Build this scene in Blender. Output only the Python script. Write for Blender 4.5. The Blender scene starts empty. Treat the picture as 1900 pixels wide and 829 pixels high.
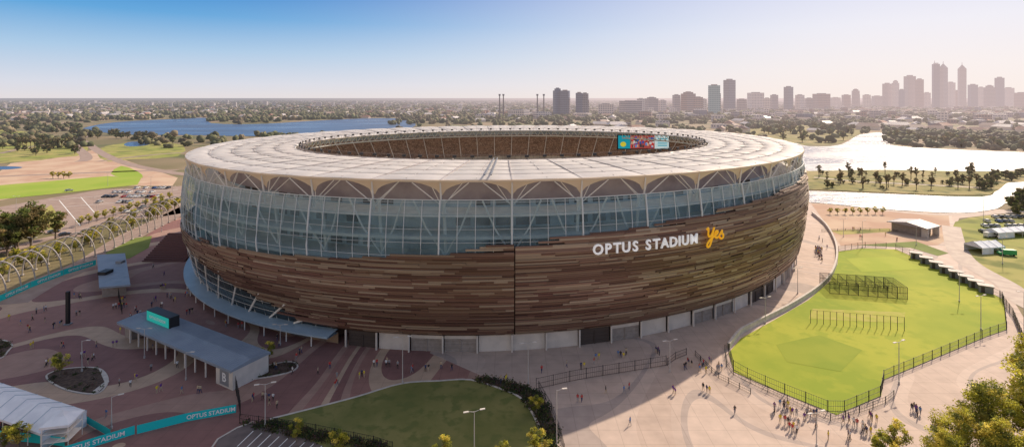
import bpy, bmesh, math, random
import numpy as np
from mathutils import Vector, Matrix
random.seed(7); np.random.seed(7)
scene = bpy.context.scene
COL = scene.collection
H, F = 62.0, 955.0
def unproject(u, v, z=0.0):
    """image pixel cast through the camera onto height z -> scene coordinates in metres"""
    Y = F*(H-z)/(v-181.0)
    return ((u-950.0)/F*Y, Y)
def P(*a): return [unproject(u, v) for u, v in a]  # outline in image pixels -> ground points

# ------------------------------------------------------------------ materials
SUN_AZ, SUN_EL = math.radians(43), math.radians(36)
def hazegroup():  # distance haze painted as emission into far materials, brighter towards the sun
    g = bpy.data.node_groups.new("painted_haze", 'ShaderNodeTree')
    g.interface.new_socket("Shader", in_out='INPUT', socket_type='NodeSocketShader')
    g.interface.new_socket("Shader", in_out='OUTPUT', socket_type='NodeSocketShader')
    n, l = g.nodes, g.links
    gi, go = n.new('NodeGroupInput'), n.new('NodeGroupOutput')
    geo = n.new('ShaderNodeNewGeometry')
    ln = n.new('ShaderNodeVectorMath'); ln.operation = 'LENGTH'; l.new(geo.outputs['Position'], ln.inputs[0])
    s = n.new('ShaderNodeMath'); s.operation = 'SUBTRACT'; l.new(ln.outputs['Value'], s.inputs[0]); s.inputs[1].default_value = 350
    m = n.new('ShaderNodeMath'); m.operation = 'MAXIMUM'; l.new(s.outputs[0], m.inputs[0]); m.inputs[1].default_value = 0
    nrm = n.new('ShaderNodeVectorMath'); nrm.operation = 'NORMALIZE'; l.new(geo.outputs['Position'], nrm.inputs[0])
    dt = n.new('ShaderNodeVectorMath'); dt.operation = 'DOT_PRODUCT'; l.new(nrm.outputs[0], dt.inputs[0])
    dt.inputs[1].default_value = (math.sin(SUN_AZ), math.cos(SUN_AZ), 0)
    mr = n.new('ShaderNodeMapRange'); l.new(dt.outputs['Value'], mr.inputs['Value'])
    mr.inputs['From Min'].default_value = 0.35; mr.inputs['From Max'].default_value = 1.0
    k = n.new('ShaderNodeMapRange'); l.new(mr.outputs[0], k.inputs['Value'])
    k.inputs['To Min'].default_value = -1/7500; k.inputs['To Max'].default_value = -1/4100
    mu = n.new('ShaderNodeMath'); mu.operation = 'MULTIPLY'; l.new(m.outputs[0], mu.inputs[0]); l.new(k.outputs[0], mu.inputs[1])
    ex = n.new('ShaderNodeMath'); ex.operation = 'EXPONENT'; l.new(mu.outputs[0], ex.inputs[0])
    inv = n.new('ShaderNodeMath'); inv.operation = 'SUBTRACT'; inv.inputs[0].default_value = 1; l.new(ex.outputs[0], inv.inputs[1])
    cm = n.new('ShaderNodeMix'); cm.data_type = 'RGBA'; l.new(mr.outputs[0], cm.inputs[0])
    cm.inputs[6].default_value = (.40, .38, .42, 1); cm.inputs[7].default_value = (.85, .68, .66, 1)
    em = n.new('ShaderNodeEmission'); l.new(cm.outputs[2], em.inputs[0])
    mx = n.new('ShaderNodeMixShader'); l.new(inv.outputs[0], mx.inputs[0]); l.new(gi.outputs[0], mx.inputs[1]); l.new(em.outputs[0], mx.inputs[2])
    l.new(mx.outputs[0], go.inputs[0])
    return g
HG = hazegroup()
def finish(mat, shader_out, haze):
    n, l = mat.node_tree.nodes, mat.node_tree.links
    out = n.get('Material Output') or n.new('ShaderNodeOutputMaterial')
    if haze:
        g = n.new('ShaderNodeGroup'); g.node_tree = HG
        l.new(shader_out, g.inputs[0]); l.new(g.outputs[0], out.inputs[0])
        mat.cycles.emission_sampling = 'NONE'
    else: l.new(shader_out, out.inputs[0])
def mat(name, c, c2=None, scale=1.0, rough=.7, metal=0.0, haze=False, bump=0.0, bscale=None, detail=5, ramp=(.4,.6), attr=None, emit=0, spec=.4, c3=None, s3=8, trans=0.0):
    m = bpy.data.materials.new(name); m.use_nodes = True
    n, l = m.node_tree.nodes, m.node_tree.links
    b = n['Principled BSDF']
    b.inputs['Roughness'].default_value = rough; b.inputs['Metallic'].default_value = metal
    b.inputs['Specular IOR Level'].default_value = spec
    geo = n.new('ShaderNodeNewGeometry')
    col = None
    if c2 is not None:
        nz = n.new('ShaderNodeTexNoise'); nz.inputs['Scale'].default_value = scale; nz.inputs['Detail'].default_value = detail
        l.new(geo.outputs['Position'], nz.inputs['Vector'])
        r = n.new('ShaderNodeValToRGB'); l.new(nz.outputs['Fac'], r.inputs[0])
        r.color_ramp.elements[0].position = ramp[0]; r.color_ramp.elements[1].position = ramp[1]
        r.color_ramp.elements[0].color = (*c, 1); r.color_ramp.elements[1].color = (*c2, 1)
        col = r.outputs[0]
        if c3 is not None:
            n3 = n.new('ShaderNodeTexNoise'); n3.inputs['Scale'].default_value = s3; n3.inputs['Detail'].default_value = 4
            l.new(geo.outputs['Position'], n3.inputs['Vector'])
            r3 = n.new('ShaderNodeValToRGB'); l.new(n3.outputs['Fac'], r3.inputs[0])
            r3.color_ramp.elements[0].position = .5; r3.color_ramp.elements[1].position = .62
            mm = n.new('ShaderNodeMix'); mm.data_type = 'RGBA'; l.new(r3.outputs[0], mm.inputs[0]); l.new(col, mm.inputs[6]); mm.inputs[7].default_value = (*c3, 1)
            col = mm.outputs[2]
    if attr:
        a = n.new('ShaderNodeAttribute'); a.attribute_name = attr
        if col is None: col = a.outputs['Color']
        else:
            mm = n.new('ShaderNodeMix'); mm.data_type = 'RGBA'; mm.blend_type = 'MULTIPLY'; mm.inputs[0].default_value = 1
            l.new(col, mm.inputs[6]); l.new(a.outputs['Color'], mm.inputs[7]); col = mm.outputs[2]
    if col is not None: l.new(col, b.inputs['Base Color'])
    else: b.inputs['Base Color'].default_value = (*c, 1)
    if emit:
        b.inputs['Emission Strength'].default_value = emit
        if col is not None: l.new(col, b.inputs['Emission Color'])
        else: b.inputs['Emission Color'].default_value = (*c, 1)
    if bump:
        nb = n.new('ShaderNodeTexNoise'); nb.inputs['Scale'].default_value = bscale or scale*3; nb.inputs['Detail'].default_value = 4
        l.new(geo.outputs['Position'], nb.inputs['Vector'])
        bp = n.new('ShaderNodeBump'); bp.inputs['Strength'].default_value = bump; l.new(nb.outputs['Fac'], bp.inputs['Height'])
        l.new(bp.outputs[0], b.inputs['Normal'])
    so_ = b.outputs[0]
    if trans:
        t = n.new('ShaderNodeBsdfTranslucent')
        if col is not None: l.new(col, t.inputs[0])
        else: t.inputs[0].default_value = (*c, 1)
        mx = n.new('ShaderNodeMixShader'); mx.inputs[0].default_value = trans
        l.new(b.outputs[0], mx.inputs[1]); l.new(t.outputs[0], mx.inputs[2]); so_ = mx.outputs[0]
    finish(m, so_, haze)
    return m
def glassmat(name, tint, rough=.06, transp=.5, tcol=(.88,.94,.96)):
    m = bpy.data.materials.new(name); m.use_nodes = True
    n, l = m.node_tree.nodes, m.node_tree.links
    b = n['Principled BSDF']; b.inputs['Base Color'].default_value = (*tint, 1); b.inputs['Roughness'].default_value = rough
    b.inputs['Specular IOR Level'].default_value = .8
    t = n.new('ShaderNodeBsdfTransparent'); t.inputs[0].default_value = (*tcol, 1)
    geo = n.new('ShaderNodeNewGeometry')
    nz = n.new('ShaderNodeTexNoise'); nz.inputs['Scale'].default_value = .09; nz.inputs['Detail'].default_value = 4; l.new(geo.outputs['Position'], nz.inputs[0])
    mr = n.new('ShaderNodeMapRange'); l.new(nz.outputs['Fac'], mr.inputs['Value']); mr.inputs['From Min'].default_value = .35; mr.inputs['From Max'].default_value = .65
    mr.inputs['To Min'].default_value = transp-.17; mr.inputs['To Max'].default_value = transp+.17
    mx = n.new('ShaderNodeMixShader'); l.new(mr.outputs[0], mx.inputs[0]); l.new(b.outputs[0], mx.inputs[1]); l.new(t.outputs[0], mx.inputs[2])
    finish(m, mx.outputs[0], False)
    return m
def towermat(name, wall, win, fx=3.5, fz=3.6, haze=True):
    """storeys of windows: procedural bands on object coordinates"""
    m = bpy.data.materials.new(name); m.use_nodes = True
    n, l = m.node_tree.nodes, m.node_tree.links
    b = n['Principled BSDF']; b.inputs['Roughness'].default_value = .35
    tc = n.new('ShaderNodeTexCoord'); sp = n.new('ShaderNodeSeparateXYZ'); l.new(tc.outputs['Object'], sp.inputs[0])
    ad = n.new('ShaderNodeMath'); ad.operation = 'ADD'; l.new(sp.outputs[0], ad.inputs[0]); l.new(sp.outputs[1], ad.inputs[1])
    def frac(src, size, thr):
        d = n.new('ShaderNodeMath'); d.operation = 'DIVIDE'; l.new(src, d.inputs[0]); d.inputs[1].default_value = size
        f = n.new('ShaderNodeMath'); f.operation = 'FRACT'; l.new(d.outputs[0], f.inputs[0])
        g = n.new('ShaderNodeMath'); g.operation = 'GREATER_THAN'; l.new(f.outputs[0], g.inputs[0]); g.inputs[1].default_value = thr
        return g.outputs[0]
    a, c = frac(ad.outputs[0], fx, .3), frac(sp.outputs[2], fz, .42)
    mu = n.new('ShaderNodeMath'); mu.operation = 'MULTIPLY'; l.new(a, mu.inputs[0]); l.new(c, mu.inputs[1])
    mx = n.new('ShaderNodeMix'); mx.data_type = 'RGBA'; l.new(mu.outputs[0], mx.inputs[0])
    mx.inputs[6].default_value = (*wall, 1); mx.inputs[7].default_value = (*win, 1)
    l.new(mx.outputs[2], b.inputs['Base Color'])
    finish(m, b.outputs[0], haze)
    return m
def bandmat(name, cols, scale, warp=1.0, rough=.8, bands=3.0, fine=(.88,1.08)):
    """paving laid in sweeping coloured fields, with slab joints"""
    m = bpy.data.materials.new(name); m.use_nodes = True
    n, l = m.node_tree.nodes, m.node_tree.links
    b = n['Principled BSDF']; b.inputs['Roughness'].default_value = rough
    geo = n.new('ShaderNodeNewGeometry')
    nz = n.new('ShaderNodeTexNoise'); nz.inputs['Scale'].default_value = scale; nz.inputs['Detail'].default_value = .3; nz.inputs['Distortion'].default_value = warp
    l.new(geo.outputs['Position'], nz.inputs[0])
    mu = n.new('ShaderNodeMath'); mu.operation = 'MULTIPLY'; l.new(nz.outputs['Fac'], mu.inputs[0]); mu.inputs[1].default_value = bands
    fr = n.new('ShaderNodeMath'); fr.operation = 'FRACT'; l.new(mu.outputs[0], fr.inputs[0])
    r = n.new('ShaderNodeValToRGB'); r.color_ramp.interpolation = 'CONSTANT'; l.new(fr.outputs[0], r.inputs[0])
    e = r.color_ramp.elements
    e[0].color = (*cols[0][1], 1); e[0].position = 0
    e[1].color = (*cols[1][1], 1); e[1].position = cols[1][0]
    for p, c in cols[2:]:
        x = e.new(p); x.color = (*c, 1)
    f = n.new('ShaderNodeTexNoise'); f.inputs['Scale'].default_value = .35; f.inputs['Detail'].default_value = 10; l.new(geo.outputs['Position'], f.inputs[0])
    mr = n.new('ShaderNodeMapRange'); l.new(f.outputs['Fac'], mr.inputs['Value']); mr.inputs['From Min'].default_value = .3; mr.inputs['From Max'].default_value = .7
    mr.inputs['To Min'].default_value = fine[0]; mr.inputs['To Max'].default_value = fine[1]
    br = n.new('ShaderNodeTexBrick'); l.new(geo.outputs['Position'], br.inputs[0]); br.inputs['Scale'].default_value = 1.0
    br.inputs['Brick Width'].default_value = 4.0; br.inputs['Row Height'].default_value = 4.0; br.inputs['Mortar Size'].default_value = .05; br.offset = 0
    br.inputs['Color1'].default_value = (1,1,1,1); br.inputs['Color2'].default_value = (.95,.95,.95,1); br.inputs['Mortar'].default_value = (.75,.75,.75,1)
    m2 = n.new('ShaderNodeMix'); m2.data_type = 'RGBA'; m2.blend_type = 'MULTIPLY'; m2.inputs[0].default_value = 1; l.new(r.outputs[0], m2.inputs[6]); l.new(br.outputs[0], m2.inputs[7])
    hs = n.new('ShaderNodeVectorMath'); hs.operation = 'SCALE'; l.new(m2.outputs[2], hs.inputs[0]); l.new(mr.outputs[0], hs.inputs['Scale'])
    l.new(hs.outputs[0], b.inputs['Base Color'])
    finish(m, b.outputs[0], False)
    return m

M = {}
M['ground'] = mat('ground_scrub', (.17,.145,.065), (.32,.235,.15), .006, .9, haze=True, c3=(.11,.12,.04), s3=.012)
M['plaza'] = bandmat('plaza_paving', [(0,(.33,.17,.14)),(.36,(.52,.365,.26)),(.54,(.25,.122,.108)),(.80,(.39,.24,.19))], .016, .8, bands=5.5)
M['conc'] = bandmat('concourse_paving', [(0,(.52,.395,.325)),(.5,(.57,.44,.365)),(.74,(.42,.335,.295)),(.84,(.54,.415,.345))], .018, 1.0, bands=6)
M['pave'] = mat('pale_concrete', (.52,.43,.36), (.44,.35,.30), .3, .8)
M['kerb'] = mat('kerb_concrete', (.62,.56,.50), (.52,.47,.42), .8, .8)
M['sand'] = mat('sandy_earth', (.48,.31,.22), (.57,.42,.30), .05, .95, haze=True)
M['asphalt'] = mat('asphalt', (.13,.105,.10), (.19,.15,.14), .3, .9)
M['road'] = mat('road_pink_asphalt', (.31,.225,.19), (.37,.28,.235), .2, .9, haze=True)
M['paint'] = mat('white_paint', (.8,.8,.78))
M['lawn'] = mat('lawn_turf', (.14,.18,.028), (.18,.22,.045), .08, .9, bump=.3, bscale=3)
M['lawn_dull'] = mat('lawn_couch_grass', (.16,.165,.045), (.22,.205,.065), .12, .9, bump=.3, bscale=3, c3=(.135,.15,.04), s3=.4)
M['oval'] = mat('oval_turf', (.24,.31,.015), (.37,.39,.03), .035, .9, bump=.25, bscale=4, c3=(.29,.34,.02), s3=.25)
M['green'] = mat('park_green', (.25,.28,.05), (.39,.34,.11), .02, .95, haze=True, c3=(.16,.18,.04), s3=.06)
M['brightgreen'] = mat('sports_green', (.26,.37,.03), (.32,.40,.05), .03, .95, haze=True)
M['mulch'] = mat('planting_bed', (.07,.045,.035), (.12,.08,.06), 1.5, .95)
M['steelw'] = mat('white_steel', (.84,.79,.73), rough=.4)
M['lampsteel'] = mat('lamp_grey_steel', (.50,.47,.45), rough=.4)
M['cream'] = mat('cream_steel', (.86,.70,.52), rough=.5, trans=.2)
M['fabric'] = mat('roof_membrane', (.84,.80,.77), (.75,.71,.69), .06, .55, c3=(.79,.75,.72), s3=.5, trans=.30)
M['dark'] = mat('dark_metal', (.025,.025,.028), rough=.5)
M['black'] = mat('black_steel', (.02,.02,.022), rough=.6)
M['grey'] = mat('grey_metal', (.24,.25,.27), rough=.5)
M['bronze'] = mat('anodised_bronze_panels', None, attr='tint', rough=.42, metal=.1, spec=.5)
M['bronzeback'] = mat('bronze_backing', (.06,.032,.024), rough=.7)
M['seat'] = mat('seating_tiers', (.34,.22,.155), (.22,.145,.105), .35, .8, c3=(.50,.37,.28), s3=1.2)
M['interior'] = mat('concourse_interior', (.52,.60,.66), (.32,.39,.45), .12, .7)
M['slab'] = mat('concrete_slab', (.74,.71,.66), (.64,.61,.57), .3, .7)
M['glass'] = glassmat('facade_glass', (.22,.37,.45), .04, .68, (.82,.94,.99))
M['glassdark'] = glassmat('lower_glass', (.05,.08,.10), .05, .45, (.55,.65,.7))
M['canopy'] = mat('canopy_bluegrey_metal', (.36,.46,.54), (.31,.41,.49), .3, .4)
M['bluemetal'] = mat('blue_grey_roof_sheet', (.24,.29,.36), (.28,.33,.40), .25, .45)
M['panelw'] = mat('pale_wall_panel', (.66,.61,.56), (.57,.53,.49), .4, .7)
M['panelg'] = mat('roller_door_grey', (.34,.30,.28), (.28,.25,.23), 1, .6)
M['paneld'] = mat('dark_doorway', (.07,.055,.05), rough=.6)
M['teal'] = mat('teal_vinyl', (.01,.58,.60), rough=.5)
M['screen'] = mat('teal_led_screen', (.02,.45,.38), rough=.4, emit=.35)
M['white'] = mat('white_vinyl', (.85,.85,.85), rough=.6)
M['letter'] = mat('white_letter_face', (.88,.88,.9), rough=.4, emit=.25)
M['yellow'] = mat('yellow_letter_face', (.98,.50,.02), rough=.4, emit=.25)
M['tent'] = mat('white_tent_canvas', (.80,.83,.88), (.72,.75,.81), .6, .6)
M['trunk'] = mat('bark', (.22,.17,.13), (.13,.10,.08), 3, .9)
M['leafhero'] = mat('eucalypt_leaves', None, attr='tint', rough=.6, trans=.5)
M['leaf'] = mat('tree_foliage', None, attr='tint', rough=.8, haze=True, trans=.35)
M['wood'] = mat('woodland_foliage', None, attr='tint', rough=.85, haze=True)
M['net'] = mat('black_netting', (.03,.03,.03), rough=.8)
M['tile'] = mat('roof_tiles', (.34,.17,.12), (.42,.34,.29), .01, .8, haze=True)
M['render'] = mat('rendered_wall', (.62,.53,.45), (.74,.67,.60), .01, .8, haze=True)
M['roofw'] = mat('pale_metal_roof', (.66,.60,.58), (.50,.46,.45), .02, .5, haze=True)
M['tyre'] = mat('tyre_rubber', (.02,.02,.02), rough=.8)
M['carglass'] = mat('car_glass', (.03,.04,.05), rough=.08)
for i, c in enumerate([(.75,.75,.76),(.45,.46,.48),(.05,.05,.06),(.42,.04,.03),(.06,.12,.32),(.7,.68,.62),(.16,.17,.18)]):
    M['car%d' % i] = mat('car_paint_%s' % ['white','silver','black','red','blue','cream','charcoal'][i], c, rough=.25, metal=.1)
SKIN = mat('skin', (.45,.27,.19), rough=.6); HAIR = mat('hair', (.05,.03,.02), rough=.7)
CLOTH = [mat('cloth_'+nm, c) for nm, c in [('white',(.75,.75,.75)),('navy',(.03,.05,.14)),('black',(.025,.025,.03)),('blue',(.08,.2,.45)),('grey',(.3,.3,.32)),('red',(.5,.04,.04)),('purple',(.16,.05,.28)),('yellow',(.75,.6,.03)),('beige',(.5,.4,.28))]]
def watermat(name, base, rough, bs, bstr, spec=.6):
    m = bpy.data.materials.new(name); m.use_nodes = True
    n, l = m.node_tree.nodes, m.node_tree.links
    b = n['Principled BSDF']; b.inputs['Base Color'].default_value = (*base, 1); b.inputs['Roughness'].default_value = rough
    b.inputs['Specular IOR Level'].default_value = spec
    geo = n.new('ShaderNodeNewGeometry'); nb = n.new('ShaderNodeTexNoise'); nb.inputs['Scale'].default_value = bs; nb.inputs['Detail'].default_value = 7; nb.inputs['Roughness'].default_value = .65
    mp = n.new('ShaderNodeMapping'); mp.inputs['Scale'].default_value = (.45, 1.0, 1.0); l.new(geo.outputs['Position'], mp.inputs[0]); l.new(mp.outputs[0], nb.inputs[0])
    bp = n.new('ShaderNodeBump'); bp.inputs['Strength'].default_value = bstr; bp.inputs['Distance'].default_value = 1.5
    l.new(nb.outputs['Fac'], bp.inputs['Height']); l.new(bp.outputs[0], b.inputs['Normal'])
    n2 = n.new('ShaderNodeTexNoise'); n2.inputs['Scale'].default_value = .012; n2.inputs['Detail'].default_value = 5; l.new(mp.outputs[0], n2.inputs[0])
    mr = n.new('ShaderNodeMapRange'); l.new(n2.outputs['Fac'], mr.inputs[0]); mr.inputs[1].default_value = .35; mr.inputs[2].default_value = .65; mr.inputs[3].default_value = rough*.6; mr.inputs[4].default_value = rough*1.5
    l.new(mr.outputs[0], b.inputs['Roughness'])
    finish(m, b.outputs[0], True); return m
M['waterL'] = watermat('river_water_blue', (.05,.10,.20), .35, .05, .35)
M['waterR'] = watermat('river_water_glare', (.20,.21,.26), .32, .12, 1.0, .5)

# ------------------------------------------------------------------ builders
def tag(o, label=None, category=None, group=None, kind=None):
    if label: o["label"] = label
    if category: o["category"] = category
    if group: o["group"] = group
    if kind: o["kind"] = kind
    return o
def empty(name, loc=(0,0,0), rot=0, **k):
    o = bpy.data.objects.new(name, None); o.location = loc; o.rotation_euler[2] = rot; o.empty_display_size = .5
    COL.objects.link(o); return tag(o, **k)
def link(name, mesh, parent=None, loc=(0,0,0), rot=0, scale=None, **k):
    o = bpy.data.objects.new(name, mesh); COL.objects.link(o)
    o.location = loc; o.rotation_euler[2] = rot
    if scale is not None: o.scale = scale if hasattr(scale, '__len__') else (scale,)*3
    if parent: o.parent = parent
    return tag(o, **k)
class B:
    def __init__(s): s.v, s.f, s.m, s.c = [], [], [], []
    def face(s, pts, mi=0, c=None):
        i = len(s.v); s.v += [tuple(p) for p in pts]; s.f.append(tuple(range(i, i+len(pts)))); s.m.append(mi); s.c.append(c); return s
    def box(s, c, d, rz=0, mi=0):
        cx, cy, cz = c; hx, hy, hz = d[0]/2, d[1]/2, d[2]/2; cr, sr = math.cos(rz), math.sin(rz)
        i = len(s.v)
        for sx, sy, sz in [(-1,-1,-1),(1,-1,-1),(1,1,-1),(-1,1,-1),(-1,-1,1),(1,-1,1),(1,1,1),(-1,1,1)]:
            x, y = sx*hx, sy*hy; s.v.append((cx+x*cr-y*sr, cy+x*sr+y*cr, cz+sz*hz))
        for q in [(0,3,2,1),(4,5,6,7),(0,1,5,4),(1,2,6,5),(2,3,7,6),(3,0,4,7)]:
            s.f.append(tuple(i+k for k in q)); s.m.append(mi); s.c.append(None)
        return s
    def tube(s, a, b, r1, r2=None, n=8, mi=0, cap=True):
        r2 = r1 if r2 is None else r2
        a, b = Vector(a), Vector(b); d = (b-a).normalized()
        u = d.orthogonal().normalized(); w = d.cross(u); i = len(s.v)
        for p, r in ((a, r1), (b, r2)):
            for k in range(n):
                t = 2*math.pi*k/n+math.pi/n; s.v.append(tuple(p+(u*math.cos(t)+w*math.sin(t))*r))
        for k in range(n):
            s.f.append((i+k, i+(k+1) % n, i+n+(k+1) % n, i+n+k)); s.m.append(mi); s.c.append(None)
        if cap:
            s.f.append(tuple(i+n+k for k in range(n))); s.m.append(mi); s.c.append(None)
            s.f.append(tuple(i+n-1-k for k in range(n))); s.m.append(mi); s.c.append(None)
        return s
    def path(s, pts, r, n=6, mi=0, closed=False, up=(0,0,1), flat=1.0):
        pts = [Vector(p) for p in pts]; N = len(pts); i = len(s.v); up = Vector(up)
        for k, p in enumerate(pts):
            a = pts[(k-1) % N] if closed or k > 0 else p; b = pts[(k+1) % N] if closed or k < N-1 else p
            d = (b-a).normalized(); u = d.cross(up)
            if u.length < 1e-4: u = d.orthogonal()
            u.normalize(); w = u.cross(d)
            for q in range(n):
                t = 2*math.pi*q/n+math.pi/n; s.v.append(tuple(p+u*math.cos(t)*r+w*math.sin(t)*r*flat))
        for k in range(N if closed else N-1):
            k2 = (k+1) % N
            for q in range(n):
                s.f.append((i+k*n+q, i+k*n+(q+1) % n, i+k2*n+(q+1) % n, i+k2*n+q)); s.m.append(mi); s.c.append(None)
        return s
    def strip(s, A, Bp, mi=0, closed=False):
        i = len(s.v); N = len(A); s.v += [tuple(p) for p in A]+[tuple(p) for p in Bp]
        for k in range(N if closed else N-1):
            k2 = (k+1) % N; s.f.append((i+k, i+k2, i+N+k2, i+N+k)); s.m.append(mi); s.c.append(None)
        return s
    def mesh(s, name, mats, smooth=False):
        me = bpy.data.meshes.new(name); me.from_pydata(s.v, [], s.f)
        for m in (mats if isinstance(mats, (list, tuple)) else [mats]): me.materials.append(m)
        me.polygons.foreach_set('material_index', s.m)
        if smooth: me.polygons.foreach_set('use_smooth', [True]*len(s.f))
        if any(c is not None for c in s.c):
            at = me.color_attributes.new('tint', 'FLOAT_COLOR', 'CORNER'); arr = []
            for f, c in zip(s.f, s.c):
                c = c or (.1,.1,.1); arr += [c[0], c[1], c[2], 1.0]*len(f)
            at.data.foreach_set('color', arr)
        me.update(); return me
    def obj(s, name, mats, parent=None, smooth=False, **k): return link(name, s.mesh(name, mats, smooth), parent, **k)
def catmull(pts, n=6, closed=True):
    out = []; N = len(pts)
    for i in range(N if closed else N-1):
        g = lambda j: Vector((*pts[j % N], 0)[:3]) if closed else Vector((*pts[max(0, min(N-1, j))], 0)[:3])
        p0, p1, p2, p3 = g(i-1), g(i), g(i+1), g(i+2)
        for k in range(n):
            t = k/n; q = .5*((2*p1)+(p2-p0)*t+(2*p0-5*p1+4*p2-p3)*t*t+(3*p1-p0-3*p2+p3)*t**3)
            out.append((q.x, q.y))
    if not closed: out.append(tuple(pts[-1][:2]))
    return out
def sheet(name, pts, z, m, label, category, smooth=0, kind="structure"):
    if smooth: pts = catmull(pts, smooth)
    b = B(); a = sum(pts[i][0]*pts[(i+1) % len(pts)][1]-pts[(i+1) % len(pts)][0]*pts[i][1] for i in range(len(pts)))
    if a < 0: pts = pts[::-1]
    b.face([(x, y, z) for x, y in pts])
    return b.obj(name, m, label=label, category=category, kind=kind)
def wallmesh(pts, w, h, z0, closed=False):
    b = B(); N = len(pts); L, R = [], []
    for k in range(N):
        a = pts[(k-1) % N] if closed or k > 0 else pts[k]; c = pts[(k+1) % N] if closed or k < N-1 else pts[k]
        d = Vector((c[0]-a[0], c[1]-a[1])); d.normalize(); nx, ny = -d.y*w/2, d.x*w/2
        L.append((pts[k][0]+nx, pts[k][1]+ny)); R.append((pts[k][0]-nx, pts[k][1]-ny))
    t = lambda A, z: [(x, y, z) for x, y in A]
    b.strip(t(L, z0), t(L, z0+h), closed=closed); b.strip(t(L, z0+h), t(R, z0+h), closed=closed); b.strip(t(R, z0+h), t(R, z0), closed=closed)
    return b
def inpoly(x, y, poly):
    c = False; j = len(poly)-1
    for i in range(len(poly)):
        xi, yi = poly[i]; xj, yj = poly[j]
        if (yi > y) != (yj > y) and x < (xj-xi)*(y-yi)/(yj-yi)+xi: c = not c
        j = i
    return c
def resample(pts, step):
    out = [pts[0]]; acc = 0
    for a, b in zip(pts[:-1], pts[1:]):
        L = math.hypot(b[0]-a[0], b[1]-a[1]); t = step-acc
        while t <= L:
            out.append((a[0]+(b[0]-a[0])*t/L, a[1]+(b[1]-a[1])*t/L)); t += step
        acc = L-(t-step)
    return out
def textmesh(s, size, ext=.0, off=0.0, bold=0):
    cu = bpy.data.curves.new('t', 'FONT'); cu.body = s; cu.size = size; cu.extrude = ext; cu.offset = off; cu.resolution_u = 3
    cu.align_x = 'CENTER'
    o = bpy.data.objects.new('t', cu); COL.objects.link(o)
    dg = bpy.context.evaluated_depsgraph_get(); dg.update()
    me = bpy.data.meshes.new_from_object(o.evaluated_get(dg)); bpy.data.objects.remove(o); return me

# ------------------------------------------------------------------ world, sun, camera
w = bpy.data.worlds.new("World"); scene.world = w; w.use_nodes = True
n, l = w.node_tree.nodes, w.node_tree.links
bg = n['Background']; STR = .15
def wm(op, a, c=None, clamp=False):
    x = n.new('ShaderNodeMath'); x.operation = op; x.use_clamp = clamp
    for i, q in enumerate((a, c)):
        if q is None: continue
        if isinstance(q, (int, float)): x.inputs[i].default_value = q
        else: l.new(q, x.inputs[i])
    return x.outputs[0]
def wmix(f, a, c, mode='MIX'):
    x = n.new('ShaderNodeMix'); x.data_type = 'RGBA'; x.blend_type = mode
    if isinstance(f, (int, float)): x.inputs[0].default_value = f
    else: l.new(f, x.inputs[0])
    for i, q in ((6, a), (7, c)):
        if isinstance(q, tuple): x.inputs[i].default_value = (*q, 1)
        else: l.new(q, x.inputs[i])
    return x.outputs[2]
def wramp(f, stops):
    r = n.new('ShaderNodeValToRGB'); l.new(f, r.inputs[0]); e = r.color_ramp.elements
    e[0].position = stops[0][0]; e[0].color = (*[k for k in stops[0][1]], 1); e[1].position = stops[-1][0]; e[1].color = (*stops[-1][1], 1)
    for p, c in stops[1:-1]: q = e.new(p); q.color = (*c, 1)
    return r.outputs[0]
sky = n.new('ShaderNodeTexSky'); sky.sky_type = 'NISHITA'; sky.sun_disc = False
sky.sun_elevation = SUN_EL; sky.sun_rotation = SUN_AZ; sky.air_density = 1.0; sky.dust_density = 2.0; sky.ozone_density = 1.5; sky.altitude = 60
tc = n.new('ShaderNodeTexCoord'); sp = n.new('ShaderNodeSeparateXYZ'); l.new(tc.outputs['Generated'], sp.inputs[0])
cb = n.new('ShaderNodeCombineXYZ'); l.new(sp.outputs[0], cb.inputs[0]); l.new(sp.outputs[1], cb.inputs[1])
nm = n.new('ShaderNodeVectorMath'); nm.operation = 'NORMALIZE'; l.new(cb.outputs[0], nm.inputs[0])
dt = n.new('ShaderNodeVectorMath'); dt.operation = 'DOT_PRODUCT'; l.new(nm.outputs[0], dt.inputs[0]); dt.inputs[1].default_value = (math.sin(SUN_AZ), math.cos(SUN_AZ), 0)
dot = dt.outputs['Value']
t = wm('DIVIDE', sp.outputs[2], .195, True)
gl_ = wramp(t, [(0,(.78,.73,.74)),(.12,(.70,.72,.80)),(.4,(.42,.60,.80)),(.7,(.13,.39,.72)),(1,(.02,.23,.62))])
gr_ = wramp(t, [(0,(.98,.86,.80)),(.25,(.96,.88,.86)),(.6,(.89,.87,.93)),(1,(.74,.76,.92))])
az = wm('POWER', wm('MAXIMUM', dot, 0), 2.6)
grad = wmix(az, gl_, gr_)
back_fill = wm('MULTIPLY', wm('MAXIMUM', wm('MULTIPLY', dot, -1), 0), 1.3, True)
grad = wmix(back_fill, grad, (.88, .71, .57))  # warm sky glow behind the camera, added as fill for the facade
sc_ = n.new('ShaderNodeVectorMath'); sc_.operation = 'SCALE'; l.new(grad, sc_.inputs[0]); sc_.inputs['Scale'].default_value = 1/STR
nis = wmix(1.0, sky.outputs[0], (1.42, 1.20, 1.02), 'MULTIPLY')
hi = n.new('ShaderNodeMapRange'); hi.interpolation_type = 'SMOOTHSTEP'; l.new(sp.outputs[2], hi.inputs[0]); hi.inputs[1].default_value = .2; hi.inputs[2].default_value = .55
l.new(wmix(hi.outputs[0], sc_.outputs[0], nis), bg.inputs[0]); bg.inputs[1].default_value = STR
sun = bpy.data.lights.new("sun", 'SUN'); sun.energy = 4.7; sun.angle = math.radians(.6); sun.color = (1, .84, .65)
so = bpy.data.objects.new("sun", sun); COL.objects.link(so)
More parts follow.
